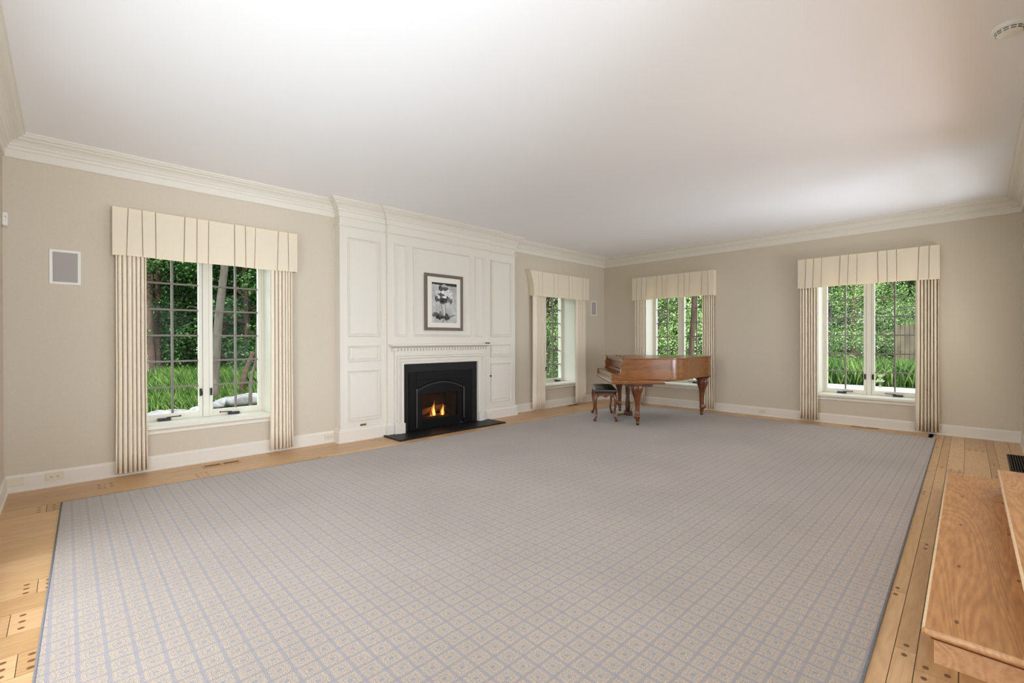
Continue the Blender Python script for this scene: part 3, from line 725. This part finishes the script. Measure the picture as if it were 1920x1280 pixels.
yb = YA-.0185
outlet((-.070, yb, .090), 0, 'cream double outlet in the baseboard below the left wall speaker')
outlet((-.309, yb, .088), 0, 'blank cream cover plate in the baseboard at the far left corner', slots=False)
outlet((2.310, yb, .075), 0, 'white outlet in the baseboard just left of the white panelling')
outlet((XB-.0185, 2.52, .075), -PI/2, 'pale outlet in the baseboard right of the piano, below the bare wall')
# motion sensor on the left wall corner
ms = MB().box(XL+.001, XL+.035, YA-.075, YA-.001, 2.188, 2.298).build('motion_sensor', PLAST, bevel=.008)
tag(ms, 'small white motion sensor high in the left room corner', 'sensor')
MB().ball((XL+.022, YA-.0765, 2.262), .0035, 8, 6).build('indicator_light', BLACKM).parent = ms
# smoke detector
sd = empty('smoke_detector', (3.700, -.105, ZC), label='round white smoke detector on the ceiling at the upper right edge', cat='smoke detector')
MB().lathe([(.0001, 0), (.070, 0), (.070, -.014), (.066, -.022), (.058, -.024), (.0001, -.024)], (0, 0, 0), 40).build('base', PLAST, sd, smooth='auto')
MB().lathe([(.056, -.022), (.055, -.032), (.050, -.042), (.042, -.046), (.0001, -.047)], (0, 0, 0), 40).build('cover', PLAST, sd, smooth='auto')
q = MB()
for ring_ in ((.0555, -.0285), (.0525, -.0375)):
    for k in range(12):
        a0, a1 = 2*PI*(k+.12)/12, 2*PI*(k+.88)/12; A_ = [a0+(a1-a0)*i/5 for i in range(6)]; r_, z_ = ring_
        q.rings([[((r_+.0008)*math.cos(a), (r_+.0008)*math.sin(a), z_-.002) for a in A_], [((r_+.0014)*math.cos(a), (r_+.0014)*math.sin(a), z_+.002) for a in A_]], cap=False, closed=False)
q.build('vent_slots', DARK, sd)

# ------------------------------------------------------------------ floor vents and return grille
def floor_vent(loc, rz, label, L=.33, Wd=.10):
    r = empty('floor_vent', loc, rz, label=label, cat='floor vent', group='slotted wooden floor vents')
    MB().box(-L/2, L/2, -Wd/2, Wd/2, .0, .006).build('vent_plate', mat('vent_wood', srgb(196, 150, 100), .4, .4, noise_amt=.1, nscale=20) if 'vent_wood' not in bpy.data.materials else bpy.data.materials['vent_wood'], r, bevel=.002)
    for gx in (-1, 1):
        for k in range(11): x = gx*.010+gx*(.010+k*.0125); MB().box(x-.0032, x+.0032, -.030, .030, .0055, .0068).build('slot', DARK, r)
floor_vent((1.13, 5.37, 0), 0, 'slotted wooden vent in the floor below the left window')
floor_vent((6.95, 5.46, 0), 0, 'slotted wooden vent in the floor below the window right of the fireplace')
floor_vent((8.08, 1.155, 0), PI/2, 'slotted wooden vent in the floor below the rightmost window')
gr = empty('return_air_grille', (6.83, -.265, 0), label='black slatted air grille in the floor beside the wooden steps', cat='floor grille')
MB().box(-.45, .45, -.075, .075, .0, .003).build('grille_base', DARK, gr)
MB().box(-.45, .45, .066, .078, 0, .008).box(-.45, .45, -.078, -.066, 0, .008).box(-.45, -.438, -.07, .07, 0, .008).box(.438, .45, -.07, .07, 0, .008).build('grille_frame', BLACKM, gr)
for k in range(7): MB().box(-.44, .44, -.058+k*.0185, -.052+k*.0185, .003, .008).build('slat', BLACKM, gr)

# ------------------------------------------------------------------ rug
rp = [(-.018, 4.935), (7.790, 4.800), (7.790, .400), (-.10, .27)]
rp[0] = (-.022, 4.950); 
rug = MB(); 
edge = [(-.022, 4.950), (1.0, 4.900), (2.5, 4.825), (4.8, 4.815), (7.79, 4.80), (7.79, .400), (2.07, .305), (-.14, .268), (-.086, 2.40)]
rug.prism([(p[0], p[1]) for p in edge][::-1], .0008, .011, 'z')
ro = rug.build('area_rug', RUG)
tag(ro, 'huge grey-beige area rug with a fine blue-grey lattice covering most of the floor', 'rug')
tb = MB().tube([(p[0], p[1], .006) for p in edge+[edge[0]]], .0065, 8).build('rug_binding', RUGE, ro, smooth=True)

# ------------------------------------------------------------------ wooden steps
st = empty('wooden_steps', (2.38, .15, 0), label='two pegged oak steps with rounded nosing at the right edge', cat='steps')
sk = .0152
def skw(mb, m_y=0):
    mb.v = [(x, y+sk*(x-2.34), z) for x, y, z in mb.v]; return mb
def tread(x0, x1, y0, y1, z, side=True):
    q = MB(); pr = [(0, -.030), (-.007, -.026), (-.011, -.015), (-.007, -.004), (0, 0)]
    R = []
    for d, h in [(.02, -.030)]+[(a, b) for a, b in pr]:
        R.append([(x0+d, y0, z+h), (x0+d, y1-d, z+h), (x1, y1-d, z+h), (x1, y0, z+h)])
    q.rings(R); return skw(q)
part(tread(2.355, 5.22, -.330, .150, .147), 'tread', STEPM, st)
part(tread(2.40, 4.90, -.330, -.128, .292), 'tread', STEPM, st)
q = MB().box(2.400, 5.20, -.330, .128, 0, .097); part(skw(q), 'riser', NOSEM, st)
q = MB().box(2.435, 4.88, -.330, -.155, .147, .262); part(skw(q), 'riser', NOSEM, st)
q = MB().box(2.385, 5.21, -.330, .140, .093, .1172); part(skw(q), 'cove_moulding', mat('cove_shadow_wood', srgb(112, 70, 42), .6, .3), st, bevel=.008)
for x, y in ((5.154, .109), (4.504, .095), (3.803, .087), (3.103, .077), (2.484, .068), (4.499, -.099), (3.808, -.107), (3.106, -.118), (4.942, -.094)):
    part(MB().rings([[(x+.016*math.cos(k*PI/6), y+.0065*math.sin(k*PI/6), z) for k in range(12)] for z in (.143, .1477)]), 'wood_plug', PEGM, st)
# nosing strips in a pale colour that paints the edge highlight
for (x0, x1, y, z) in ((2.36, 5.22, .1535, .147), (2.41, 4.90, -.1245, .292)):
    q = MB().tube([(x0, y, z-.0085), (x1, y, z-.0075)], .0080, 10); part(skw(q), 'nosing', NOSEL, st, smooth=True)
q = MB().tube([(2.354, -.330, .135), (2.354, .150, .135)], .0125, 10); part(skw(q), 'nosing', NOSEM, st, smooth=True)
MB().box(2.34, 5.30, YF-.12, YF-.02, 0, .44).build('trim_3', TRIM, kind='structure')

# ------------------------------------------------------------------ grand piano (local x = towards the tail, y = towards the bass side)
pk = Vector((.730, .683, 0)); pa = Vector((.683, -.730, 0))
PO = Vector((5.94, 3.486, .011))-pk*.08
pn = empty('grand_piano', PO, math.atan2(-.730, .683), label='closed brown wooden baby grand piano with carved legs in the far corner', cat='piano')
def P_(mb, name, m, **k): return mb.build(name, m, pn, **k)
cur = spline([(.386, 0), (.50, .015), (.62, .085), (.74, .21), (.86, .37), (.98, .53), (1.10, .68), (1.22, .80), (1.33, .90), (1.40, 1.03), (1.405, 1.18), (1.35, 1.34), (1.22, 1.45), (1.02, 1.50)], 5)
ol = [(-.16, 0), (.1, 0)]+[(p.x, p.y) for p in cur]+[(.4, 1.50), (-.16, 1.50)]
def offset(poly, d):
    out = []; n = len(poly)
    for i in range(n):
        p = Vector(poly[i]); a = Vector(poly[i-1]); b = Vector(poly[(i+1) % n])
        d1 = (p-a).normalized(); d2 = (b-p).normalized(); n1 = Vector((d1.y, -d1.x)); n2 = Vector((d2.y, -d2.x))
        k = 1+n1.dot(n2); o_ = (n1+n2)/max(k, .3); out.append((p.x+o_.x*d, p.y+o_.y*d))
    return out
# body: solid rim with base moulding
rim_secs = [(.655, .0), (.655, .006), (.668, .006), (.672, 0), (.955, 0)]
q = MB()
outer = [[(x, y, z) for x, y in offset(ol, d)] for z, d in ((.650, -.01), (.650, .004), (.664, .006), (.672, 0), (.955, 0))]
q.rings(outer); P_(q, 'rim', PIANO, smooth='auto')
# side cheeks with scrolled arms
chk = [(-.385, .612), (-.385, .742), (-.320, .742), (-.312, .728)] + [(p.x, p.y) for p in spline([(-.312, .728), (-.285, .732), (-.262, .752), (-.250, .790), (-.246, .835), (-.255, .868), (-.240, .885), (-.238, .905), (-.228, .925), (-.224, .955)], 4)][1:] + [(-.161, .955), (-.161, .612)]
for y0 in (0, 1.440):
    P_(MB().prism(chk, y0, y0+.060, 'y'), 'arm', PIANO)
for y0 in (-.006, 1.436):   # raised block at the front of each arm
    P_(MB().box(-.388, -.318, y0, y0+.072, .640, .728), 'key_block', PIANO, bevel=.006)
# keybed with base moulding
q = MB().rings([[(-.36-d, -.004-e_, z), (.338+d, -.004-e_, z), (.338+d, 1.504+e_, z), (-.36-d, 1.504+e_, z)] for z, d, e_ in ((.604, .02, .0), (.604, .034, .014), (.618, .036, .016), (.628, .026, .008), (.652, .022, .006))])
P_(q, 'keybed', PIANO)
P_(MB().box(-.372, -.34, .056, 1.444, .628, .682), 'key_slip', PIANO, bevel=.004)
fbp = [(-.368, .684), (-.366, .738), (-.350, .748), (-.25, .756), (-.20, .765), (-.180, .790), (-.168, .800), (-.168, .684)]
P_(MB().prism(fbp, .060, 1.440, 'y'), 'fallboard', PIANO, bevel=.003)
P_(MB().prism([(-.150, .76), (-.135, .935), (-.10, .935), (-.10, .76)], .058, 1.442, 'y'), 'name_board', PIANO)
P_(MB().box(-.215, -.10, .058, 1.442, .915, .955), 'music_shelf', PIANO, bevel=.004)
lid_all = offset([(-.235, 0), (.1, 0)]+[(p.x, p.y) for p in cur]+[(.4, 1.50), (-.235, 1.50)], .012)
front = [(-.247, -.012), (.196, -.012), (.196, 1.512), (-.247, 1.512)]
main = [(.200, -.012)]+[p for p in offset(ol, .012) if p[0] > .21]+[(.200, 1.512)]
P_(MB().prism(main, .9575, .975, 'z'), 'main_lid', PIANO, bevel=.004)
P_(MB().prism(front, .9575, .975, 'z'), 'front_lid', PIANO, bevel=.004)
for y in (.42, .72, 1.02): P_(MB().lathe([(.012, 0), (.013, .006), (.009, .011), (.0001, .012)], (-.13, y, .975), 12), 'lid_button', PIANOD, smooth=True)
for y in (-.008,):
    P_(MB().box(-.205, -.195, y-.006, y+.002, .958, .980), 'lid_hinge', BRASS)
# legs
def pleg(sx, sy, kx, ky, ang):
    """carved cabriole leg leaning knee towards (kx,ky)"""
    T = [(.606, 0, .090), (.592, 0, .088), (.585, .006, .070), (.565, .014, .078), (.53, .020, .076), (.48, .018, .058), (.42, .014, .046), (.34, .010, .037), (.26, .004, .032), (.19, .004, .029), (.165, .010, .031),
         (.150, .018, .038), (.130, .022, .044), (.110, .018, .038), (.095, .008, .028), (.080, .004, .025), (.060, 0, .026), (.048, 0, .022)]
    q = MB().loft([(z, sx+kx*d, sy+ky*d, r, r) for z, d, r in T], 18, .62)
    return q
for sx, sy, kx, ky, pm_ in ((0, .08, -.6, -.6, 0), (0, 1.44, -.6, .6, 0), (1.263, 1.055, .8, .3, 0)):
    lg = P_(pleg(sx, sy, kx, ky, 0), 'leg', PIANOL, smooth=True)
    # leaf carving on the knee
    cv = MB()
    for a in range(8):
        t = a*PI/4; cv.tube([(sx+kx*.015+.074*math.cos(t), sy+ky*.015+.074*math.sin(t), .57), (sx+kx*.02+.080*math.cos(t+.15), sy+ky*.02+.080*math.sin(t+.15), .52), (sx+kx*.018+.055*math.cos(t+.1), sy+ky*.018+.055*math.sin(t+.1), .45), (sx+kx*.012+.042*math.cos(t), sy+ky*.012+.042*math.sin(t), .39)], [.010, .011, .007, .003], 6)
    cv.build('leaf_carving', PIANOL, lg, smooth=True)
    cs = MB().lathe([(.016, .0), (.018, .03), (.024, .045), (.014, .052)], (sx, sy, .002), 12)
    cs.build('caster_cup', BRASS, lg, smooth=True)
    wv = []
    ca = MB(); ca.rings([[(sx+.021*math.cos(k*PI/8), sy+off, .021+.021*math.sin(k*PI/8)) for k in range(16)] for off in (-.010, .010)])
    ca.build('caster_wheel', BLACKM, lg)
P_(MB().rings([[(x0_-d, y0_-d, z), (x1_+d, y0_-d, z), (x1_+d, y1_+d, z), (x0_-d, y1_+d, z)] for z, d in ((.566, -.02), (.575, 0), (.600, 0), (.606, .008)) for x0_, x1_, y0_, y1_ in ((-.19, .20, -.0, .20),)]), 'leg_plate', PIANOD)
P_(MB().rings([[(x0_-d, y0_-d, z), (x1_+d, y0_-d, z), (x1_+d, y1_+d, z), (x0_-d, y1_+d, z)] for z, d in ((.566, -.02), (.575, 0), (.600, 0), (.606, .008)) for x0_, x1_, y0_, y1_ in ((-.19, .20, 1.30, 1.50),)]), 'leg_plate', PIANOD)
P_(MB().rings([[(1.235-.17*s, 1.06-.20*s, z), (1.235+.12*s, 1.06-.16*s, z), (1.235+.15*s, 1.06+.12*s, z), (1.235-.02*s, 1.06+.28*s, z), (1.235-.20*s, 1.06+.22*s, z)] for z, s in ((.606, .62), (.618, .80), (.630, .84), (.640, 1.0), (.652, 1.02))]), 'leg_plate', PIANOD)
# lyre
ly = P_(MB().box(-.045, .06, .69, .85, .035, .105), 'lyre_box', PIANOD, bevel=.006)
for s in (-1, 1):
    q = MB().tube([(.0, .77+s*.045, .10), (.0, .77+s*.070, .20), (.0, .77+s*.052, .34), (.0, .77+s*.066, .46), (.0, .77+s*.05, .606)], [.024, .026, .019, .024, .026], 10)
    q.build('lyre_post', PIANOD, ly, smooth=True)
    MB().tube([(-.01, .77+s*.018, .10), (-.01, .77+s*.018, .60)], .0035, 6).build('pedal_rod', BRASS, ly)
    MB().tube([(.05, .77+s*.06, .07), (.26, .77+s*.04, .60)], .006, 6).build('lyre_brace', BRASS, ly)
for k in (-1, 0, 1):
    MB().tube([(-.04, .77+k*.042, .050), (-.10, .77+k*.042, .046), (-.165, .77+k*.042, .038)], [.006, .008, .013], 8).build('pedal', BRASS, ly, smooth=True)

# ------------------------------------------------------------------ piano bench
bc = Vector((6.184, 4.236, .011)); bn = empty('piano_bench', bc, math.atan2(.62, .785), label='wooden bench with black tufted leather seat in front of the piano', cat='piano bench')
BLx, BWy = .375, .135     # half length to leg centre, half width
q = MB(); NX_, NY_ = 32, 16
def cush(i, j, top):
    u, v = i/NX_*2-1, j/NY_*2-1
    eu, ev = 1-abs(u)**6, 1-abs(v)**4
    x = u*.405; y = v*.165
    z = .440
    if top:
        z = .482+.026*(max(0, eu)**.5)*(max(0, ev)**.5)
        for tx in (-.6, -.2, .2, .6):
            z -= .012*math.exp(-((u-tx)/.07)**2)
            for ty in (-.35, .35): z -= .012*math.exp(-((u-tx)/.06)**2-((v-ty)/.12)**2)
    return (x, y, z)
top = [[cush(i, j, True) for j in range(NY_+1)] for i in range(NX_+1)]
q.rings(top, cap=False, closed=False)
bd = [cush(i, 0, True) for i in range(NX_+1)]+[cush(NX_, j, True) for j in range(1, NY_+1)]+[cush(i, NY_, True) for i in range(NX_-1, -1, -1)]+[cush(0, j, True) for j in range(NY_-1, 0, -1)]
q.rings([bd, [(x*1.012, y*1.03, .462) for x, y, z in bd], [(x, y, .432) for x, y, z in bd]], cap=False)
sc_ = q.build('seat_cushion', LEATH, bn, smooth=True)
for tx in (-.6, -.2, .2, .6):
    for ty in (-.35, .35): MB().ball((tx*.405, ty*.165, .484), .009, 8, 6, (1, 1, .5)).build('tuft_button', LEATH, sc_, smooth=True)
def apron(L, y, ax):
    pts = [(-L, .432)]+[(L*(k/10*2-1), .372-.016*math.cos(k/10*2*PI*2)+.004) for k in range(11)]+[(L, .432)]
    return MB().prism(pts, y-.011, y+.011, ax)
for s in (-1, 1):
    apron(BLx, s*BWy, 'y').build('apron', PIANOL, bn)
    apron(BWy, s*BLx, 'x').build('apron', PIANOL, bn)
for sx in (-1, 1):
    for sy in (-1, 1):
        T = [(.432, 0, .024), (.40, .006, .030), (.36, .018, .028), (.30, .022, .022), (.22, .012, .018), (.14, .0, .0155), (.08, .002, .0150), (.05, .014, .018), (.035, .030, .024), (.018, .034, .024), (.004, .026, .015), (0.0, .024, .012)]
        MB().loft([(z, sx*(BLx+d*1.0), sy*(BWy+d*.8), r, r) for z, d, r in T], 14, .8).build('leg', PIANOL, bn, smooth=True)

# ------------------------------------------------------------------ outdoors
GZ = -.30
MB().box(-60, 90, -40, 90, GZ-.4, GZ).build('ground', SOIL, kind='structure')
dv = MB().prism([(XB+TH+.6, -6), (18.2, -14), (18.9, 2.5), (19.3, 12), (12.0, 8.5), (XB+TH+.6, 7.0)], GZ, GZ+.02, 'z').build('driveway', DRIVE, kind='structure')

def leaves(mb, c, rad, n, size, rnd, shell=.55, zmin=None, flat=.5):
    for _ in range(n):
        while True:
            d = Vector((rnd.uniform(-1, 1), rnd.uniform(-1, 1), rnd.uniform(-1, 1)))
            if shell < d.length < 1: break
        p = Vector((c[0]+d.x*rad[0], c[1]+d.y*rad[1], c[2]+d.z*rad[2]))
        if zmin is not None and p.z < zmin: continue
        nv = (d*.7+Vector((rnd.gauss(0, .5), rnd.gauss(0, .5), rnd.gauss(.7, .5)))).normalized()
        u = nv.orthogonal().normalized(); a = rnd.uniform(0, 2*PI); u = (u*math.cos(a)+nv.cross(u)*math.sin(a)).normalized(); w = nv.cross(u)
        s = size*rnd.uniform(.6, 1.3)
        mb.add([p-u*s*.5, p+w*s*.32+nv*s*.06, p+u*s*.5-nv*s*.12, p-w*s*.32+nv*s*.06], [(0, 1, 2, 3)])
def make_tree(seed, h, cr, m, bark, tr=.16, low=.9, n=5200, ls=.19, clumps=26):
    rnd = random.Random(seed)
    r = empty('leafy_tree', (0, 0, GZ))
    t = MB(); top = (rnd.uniform(-.4, .4), rnd.uniform(-.4, .4), h*.9)
    path = [Vector((0, 0, -.1)), Vector((top[0]*.2, top[1]*.3, h*.3)), Vector((top[0]*.6, top[1]*.5, h*.6)), Vector(top)]
    t.tube(spline(path, 5), [tr*(1-.8*k/15) for k in range(16)], 9)
    for k in range(9):
        z = h*(.25+.07*k); a = k*2.4; b = Vector((top[0]*z/h, top[1]*z/h, z)); L = cr*rnd.uniform(.6, .95)
        t.tube([b, b+Vector((math.cos(a)*L*.5, math.sin(a)*L*.5, .5)), b+Vector((math.cos(a)*L, math.sin(a)*L, .6))], [tr*.4, tr*.25, tr*.1], 6)
    t.build('trunk', bark, r, smooth=True)
    f = MB()
    for k in range(clumps):
        zz = rnd.random(); a = rnd.uniform(0, 2*PI); R_ = cr*(1-abs(zz-.4)*.9)*rnd.uniform(.25, .9)
        c = (math.cos(a)*R_, math.sin(a)*R_, low+(h-low)*zz); q = rnd.uniform(.45, .8)*cr*.48
        leaves(f, c, (q, q, q*.6), n//clumps, ls, rnd, .3)
    f.build('foliage', m, r)
    return r
protos = [make_tree(1, 7.5, 2.6, LEAF1, BARKD, n=17000, ls=.115, clumps=60, low=.4), make_tree(2, 8.5, 2.9, LEAF1, BARKD, low=1.2, n=17000, ls=.12, clumps=60), make_tree(3, 6.5, 2.4, LEAF2, BARKL, low=.5, n=22000, ls=.075, clumps=70), make_tree(4, 5.0, 2.3, LEAF2, BARKD, low=.1, n=20000, ls=.068, clumps=60)]
def ray(px, dist):   # point on the ground seen at image column px, at forward distance dist
    return EYE+dist*(fw+rt*(px-960)/858.91)
used = [False]*4
def put_tree(p, px, dist, rz, s, label, group):
    o = protos[p] if not used[p] else copy_tree(protos[p]); used[p] = True
    q = ray(px, dist); o.location = (q.x, q.y, GZ); o.rotation_euler = (0, 0, rz); o.scale = (s, s, s)
    for k in ('label', 'category', 'group'):
        if k in o: del o[k]
    tag(o, label, 'tree', group)
def wood_rows(specs, kind, where, group):
    rows = {}
    for sp in specs: rows.setdefault(sp[4], []).append(sp)
    for r_, l in rows.items():
        l.sort(key=lambda t: t[1])
        for i, (p, px, d, s_, row) in enumerate(l):
            pos = {1: ['only tree'], 2: ['left tree', 'right tree'], 3: ['leftmost tree', 'middle tree', 'rightmost tree'],
                   4: ['leftmost tree', 'second tree from left', 'third tree from left', 'rightmost tree'],
                   5: ['leftmost tree', 'second tree from left', 'middle tree', 'fourth tree from left', 'rightmost tree']}[len(l)][i]
            put_tree(p, px, d, i*1.7+d, s_, '%s %s of the %s row outside %s' % (kind, pos, row, where), group)
wood_rows([(0, 296, 14.8, .85, 'nearest'), (0, 350, 16.5, 1.0, 'nearest'), (1, 420, 15.5, .95, 'nearest'), (0, 470, 14.6, .85, 'nearest'),
           (1, 262, 18.5, 1.25, 'second'), (2, 318, 19, 1.1, 'second'), (0, 378, 20, 1.3, 'second'), (1, 440, 19.5, 1.3, 'second'), (0, 500, 18, 1.2, 'second'),
           (0, 285, 26, 1.9, 'farthest'), (1, 350, 28, 2.1, 'farthest'), (0, 415, 27, 2.0, 'farthest'), (1, 478, 26, 1.9, 'farthest')],
          'leafy green', 'the left window', 'trees outside the left window')
wood_rows([(3, 1018, 13.5, .9, 'nearest'), (2, 1048, 14.5, 1.1, 'nearest'), (2, 1010, 19, 1.4, 'second'), (3, 1056, 21, 1.5, 'second'), (0, 1035, 28, 2.2, 'farthest')],
          'bright green', 'the window right of the fireplace', 'trees outside the window right of the fireplace')
wood_rows([(2, 1226, 16.5, 1.05, 'nearest'), (3, 1262, 18.5, 1.1, 'nearest'), (0, 1240, 23, 1.4, 'second'), (2, 1278, 24, 1.5, 'second'), (1, 1250, 31, 2.2, 'farthest'), (0, 1292, 33, 1.6, 'farthest')],
          'leafy green', 'the window behind the piano', 'trees outside the window behind the piano')
wood_rows([(2, 1552, 20.5, .95, 'nearest'), (2, 1640, 23, 1.0, 'nearest'), (3, 1702, 22.5, .7, 'nearest'),
           (3, 1570, 25, 1.35, 'second'), (0, 1625, 27, 1.4, 'second'), (1, 1672, 28, 1.5, 'second'), (0, 1718, 26, 1.3, 'second'),
           (0, 1545, 36, 2.4, 'farthest'), (1, 1600, 38, 2.5, 'farthest'), (0, 1660, 37, 2.5, 'farthest'), (1, 1725, 38, 2.5, 'farthest')],
          'green', 'the rightmost window', 'trees outside the rightmost window')

def trunk(pts, rad, m, label, name='tree'):
    P = spline([(pts[0][0], pts[0][1], GZ-.15)]+list(pts), 6); n = len(P)
    o = MB().tube(P, [rad*(1-.35*k/n) for k in range(n)], 10).build(name, m, smooth=True)
    tag(o, label, 'tree'); return o
def at(px, py, d): return EYE+d*(fw+rt*(px-960)/858.91+up*(640-py)/858.91)
trunk([at(402, 735, 10.5), at(404, 690, 10.5), at(408, 620, 10.4), at(414, 560, 10.3), at(421, 500, 10.2), at(425, 430, 10.1)], .105, BARKL, 'pale leaning tree trunk seen through the right sash of the left window')
trunk([at(284, 715, 13.6), at(281, 680, 13.6), at(277, 600, 13.8), at(280, 500, 14.2), at(282, 400, 14.6)], .16, BARKD, 'thick dark tree trunk at the left edge of the left window')
trunk([at(470, 716, 9.5), at(479, 680, 9.5), at(482, 640, 9.4), at(484, 560, 9.3)], .035, BARKL, 'thin grey leaning trunk at the right edge of the left window')
trunk([at(455, 720, 11), at(463, 690, 11.2), at(475, 660, 11.4)], .075, BARKD, 'short dark stump seen through the left window, right of the pale trunk', 'tree_stump')
trunk([at(1294, 720, 12), at(1296, 660, 12), at(1300, 600, 12), at(1303, 540, 12), at(1308, 470, 12)], .085, BARKD, 'brown tree trunk seen through the window behind the piano')
trunk([at(1597, 700, 22), at(1597, 620, 22), at(1600, 540, 22), at(1606, 430, 22)], .26, BARKD, 'dark tree trunk seen through the left sash of the rightmost window')
# weathered board fence seen through the rightmost window
fe = empty('board_fence', at(1705, 690, 19.5), 0, label='weathered grey-brown upright board fence at the right of the rightmost window', cat='fence')
q0 = at(1680, 690, 19.5); q1 = at(1740, 690, 19.5)
for k in range(7):
    p = q0.lerp(q1, k/7); p2 = q0.lerp(q1, (k+.9)/7); dn = (q1-q0).normalized(); nn = Vector((-dn.y, dn.x, 0))*.03
    b = [Vector((p.x, p.y, GZ)), Vector((p2.x, p2.y, GZ)), Vector((p2.x, p2.y, 0))+Vector((0, 0, 0)), Vector((p.x, p.y, 0))]
    lo = [b[0], b[1], b[1]+nn, b[0]+nn]; hi = [Vector((v.x, v.y, 1.86)) for v in lo]
    part(MB().rings([lo, hi]), 'fence_board', FENCEM, fe)

def grass(name, poly_fn, n, h, w, m, label, seed, lean=.35):
    rnd = random.Random(seed); mb = MB()
    for _ in range(n):
        x, y, hh = poly_fn(rnd); a = rnd.uniform(0, PI); dx, dy = math.cos(a)*w, math.sin(a)*w; H_ = h*hh*rnd.uniform(.5, 1.2)
        lx, ly = rnd.gauss(0, lean)*H_, rnd.gauss(0, lean)*H_
        mb.add([(x-dx, y-dy, GZ), (x+dx, y+dy, GZ), (x+dx*.7+lx*.4, y+dy*.7+ly*.4, GZ+H_*.6), (x+lx, y+ly, GZ+H_), (x-dx*.7+lx*.4, y-dy*.7+ly*.4, GZ+H_*.6)], [(0, 1, 2, 3, 4)])
    return tag(mb.build(name, m), label, 'grass', kind='stuff')
def gl(rnd):
    px = rnd.uniform(215, 540); d = 9.9*(1.9**rnd.random()); q = ray(px, d); return q.x, q.y, min(1, .3+(d-9.9)*.35)
grass('tall_grass', gl, 36000, .72, .010, GRASS, 'tall green grass and weeds outside the left window', 21)
def gr_(rnd):
    y = rnd.uniform(-6, 9); x = 19.0+rnd.random()**1.5*5; return x, y, 1
grass('tall_grass', gr_, 26000, .75, .022, GRASS, 'bright green grass verge beyond the driveway', 22)
def gb(rnd):
    px = rnd.uniform(990, 1090); d = rnd.uniform(10.5, 17); q = ray(px, d); return q.x, max(q.y, 7.2), 1
grass('tall_grass', gb, 6000, .6, .016, GRASS, 'green grass outside the window right of the fireplace', 23)

def boulder(px, py, d, r, sq, label, seed):
    rnd = random.Random(seed); c = at(px, py, d); mb = MB(); seg, rg = 16, 10; R = []
    for i in range(rg+1):
        a = PI*i/rg; row = []
        for k in range(seg):
            v = Vector((math.sin(a)*math.cos(2*PI*k/seg), math.sin(a)*math.sin(2*PI*k/seg), -math.cos(a)))
            s = 1+.22*noise.noise(v*1.6+Vector((seed, 0, 0)))+.08*noise.noise(v*5+Vector((0, seed, 0)))
            row.append((c.x+v.x*r*sq[0]*s, c.y+v.y*r*sq[1]*s, c.z+v.z*r*sq[2]*s))
        R.append(row)
    return tag(mb.rings(R).build('boulder', STONE, smooth=True), label, 'rock', 'pale boulders outside the left window')
boulder(297, 786, 9.2, .30, (1.2, .8, .55), 'leftmost pale boulder behind the left sash of the left window', 1)
boulder(325, 781, 9.3, .27, (1.2, .8, .60), 'largest pale boulder behind the left sash of the left window', 2)
boulder(352, 778, 9.4, .20, (1.4, .9, .50), 'low pale boulder left of the window mullion', 3)
boulder(372, 773, 9.4, .18, (1.2, .9, .65), 'pale boulder just at the mullion of the left window', 4)
boulder(404, 760, 9.6, .17, (1.5, .9, .45), 'flat grey boulder right of the mullion of the left window', 5)
boulder(431, 753, 9.8, .19, (1.6, .9, .55), 'long grey boulder in the middle of the right sash', 6)
boulder(466, 750, 9.8, .24, (1.7, .9, .60), 'grey boulder at the right end of the row outside the left window', 7)
# small sprig of dark leaves just outside the rightmost window
sp_ = MB(); c0 = at(1650, 726, 7.7)
pc = at(1650, 715, 10.6)
for z, w_ in ((-.14, .05), (0, .13), (.12, .06)):
    for s in (-1, 1):
        p = pc+Vector((0, 0, z)); e_ = rt*s
        sp_.add([p, p+e_*w_*.5+Vector((0, 0, .03)), p+e_*w_+Vector((0, 0, .02)), p+e_*w_*.5+Vector((0, 0, -.015))], [(0, 1, 2, 3)])
        sp_.add([p+Vector((0, 0, .012)), p+e_*w_*.45+Vector((0, 0, .07)), p+e_*w_*.6+Vector((0, 0, .055)), p+e_*w_*.2+Vector((0, 0, .0))], [(0, 1, 2, 3)])
sp_.tube([(pc.x, pc.y, GZ), (pc.x+.01, pc.y, pc.z-.1), (pc.x, pc.y, pc.z+.16)], .006, 6)
tag(sp_.build('sapling', mat('sapling_leaf', srgb(110, 115, 95), .8, .2)), 'tiny grey-green sapling on the driveway edge, seen low through the right sash', 'plant')
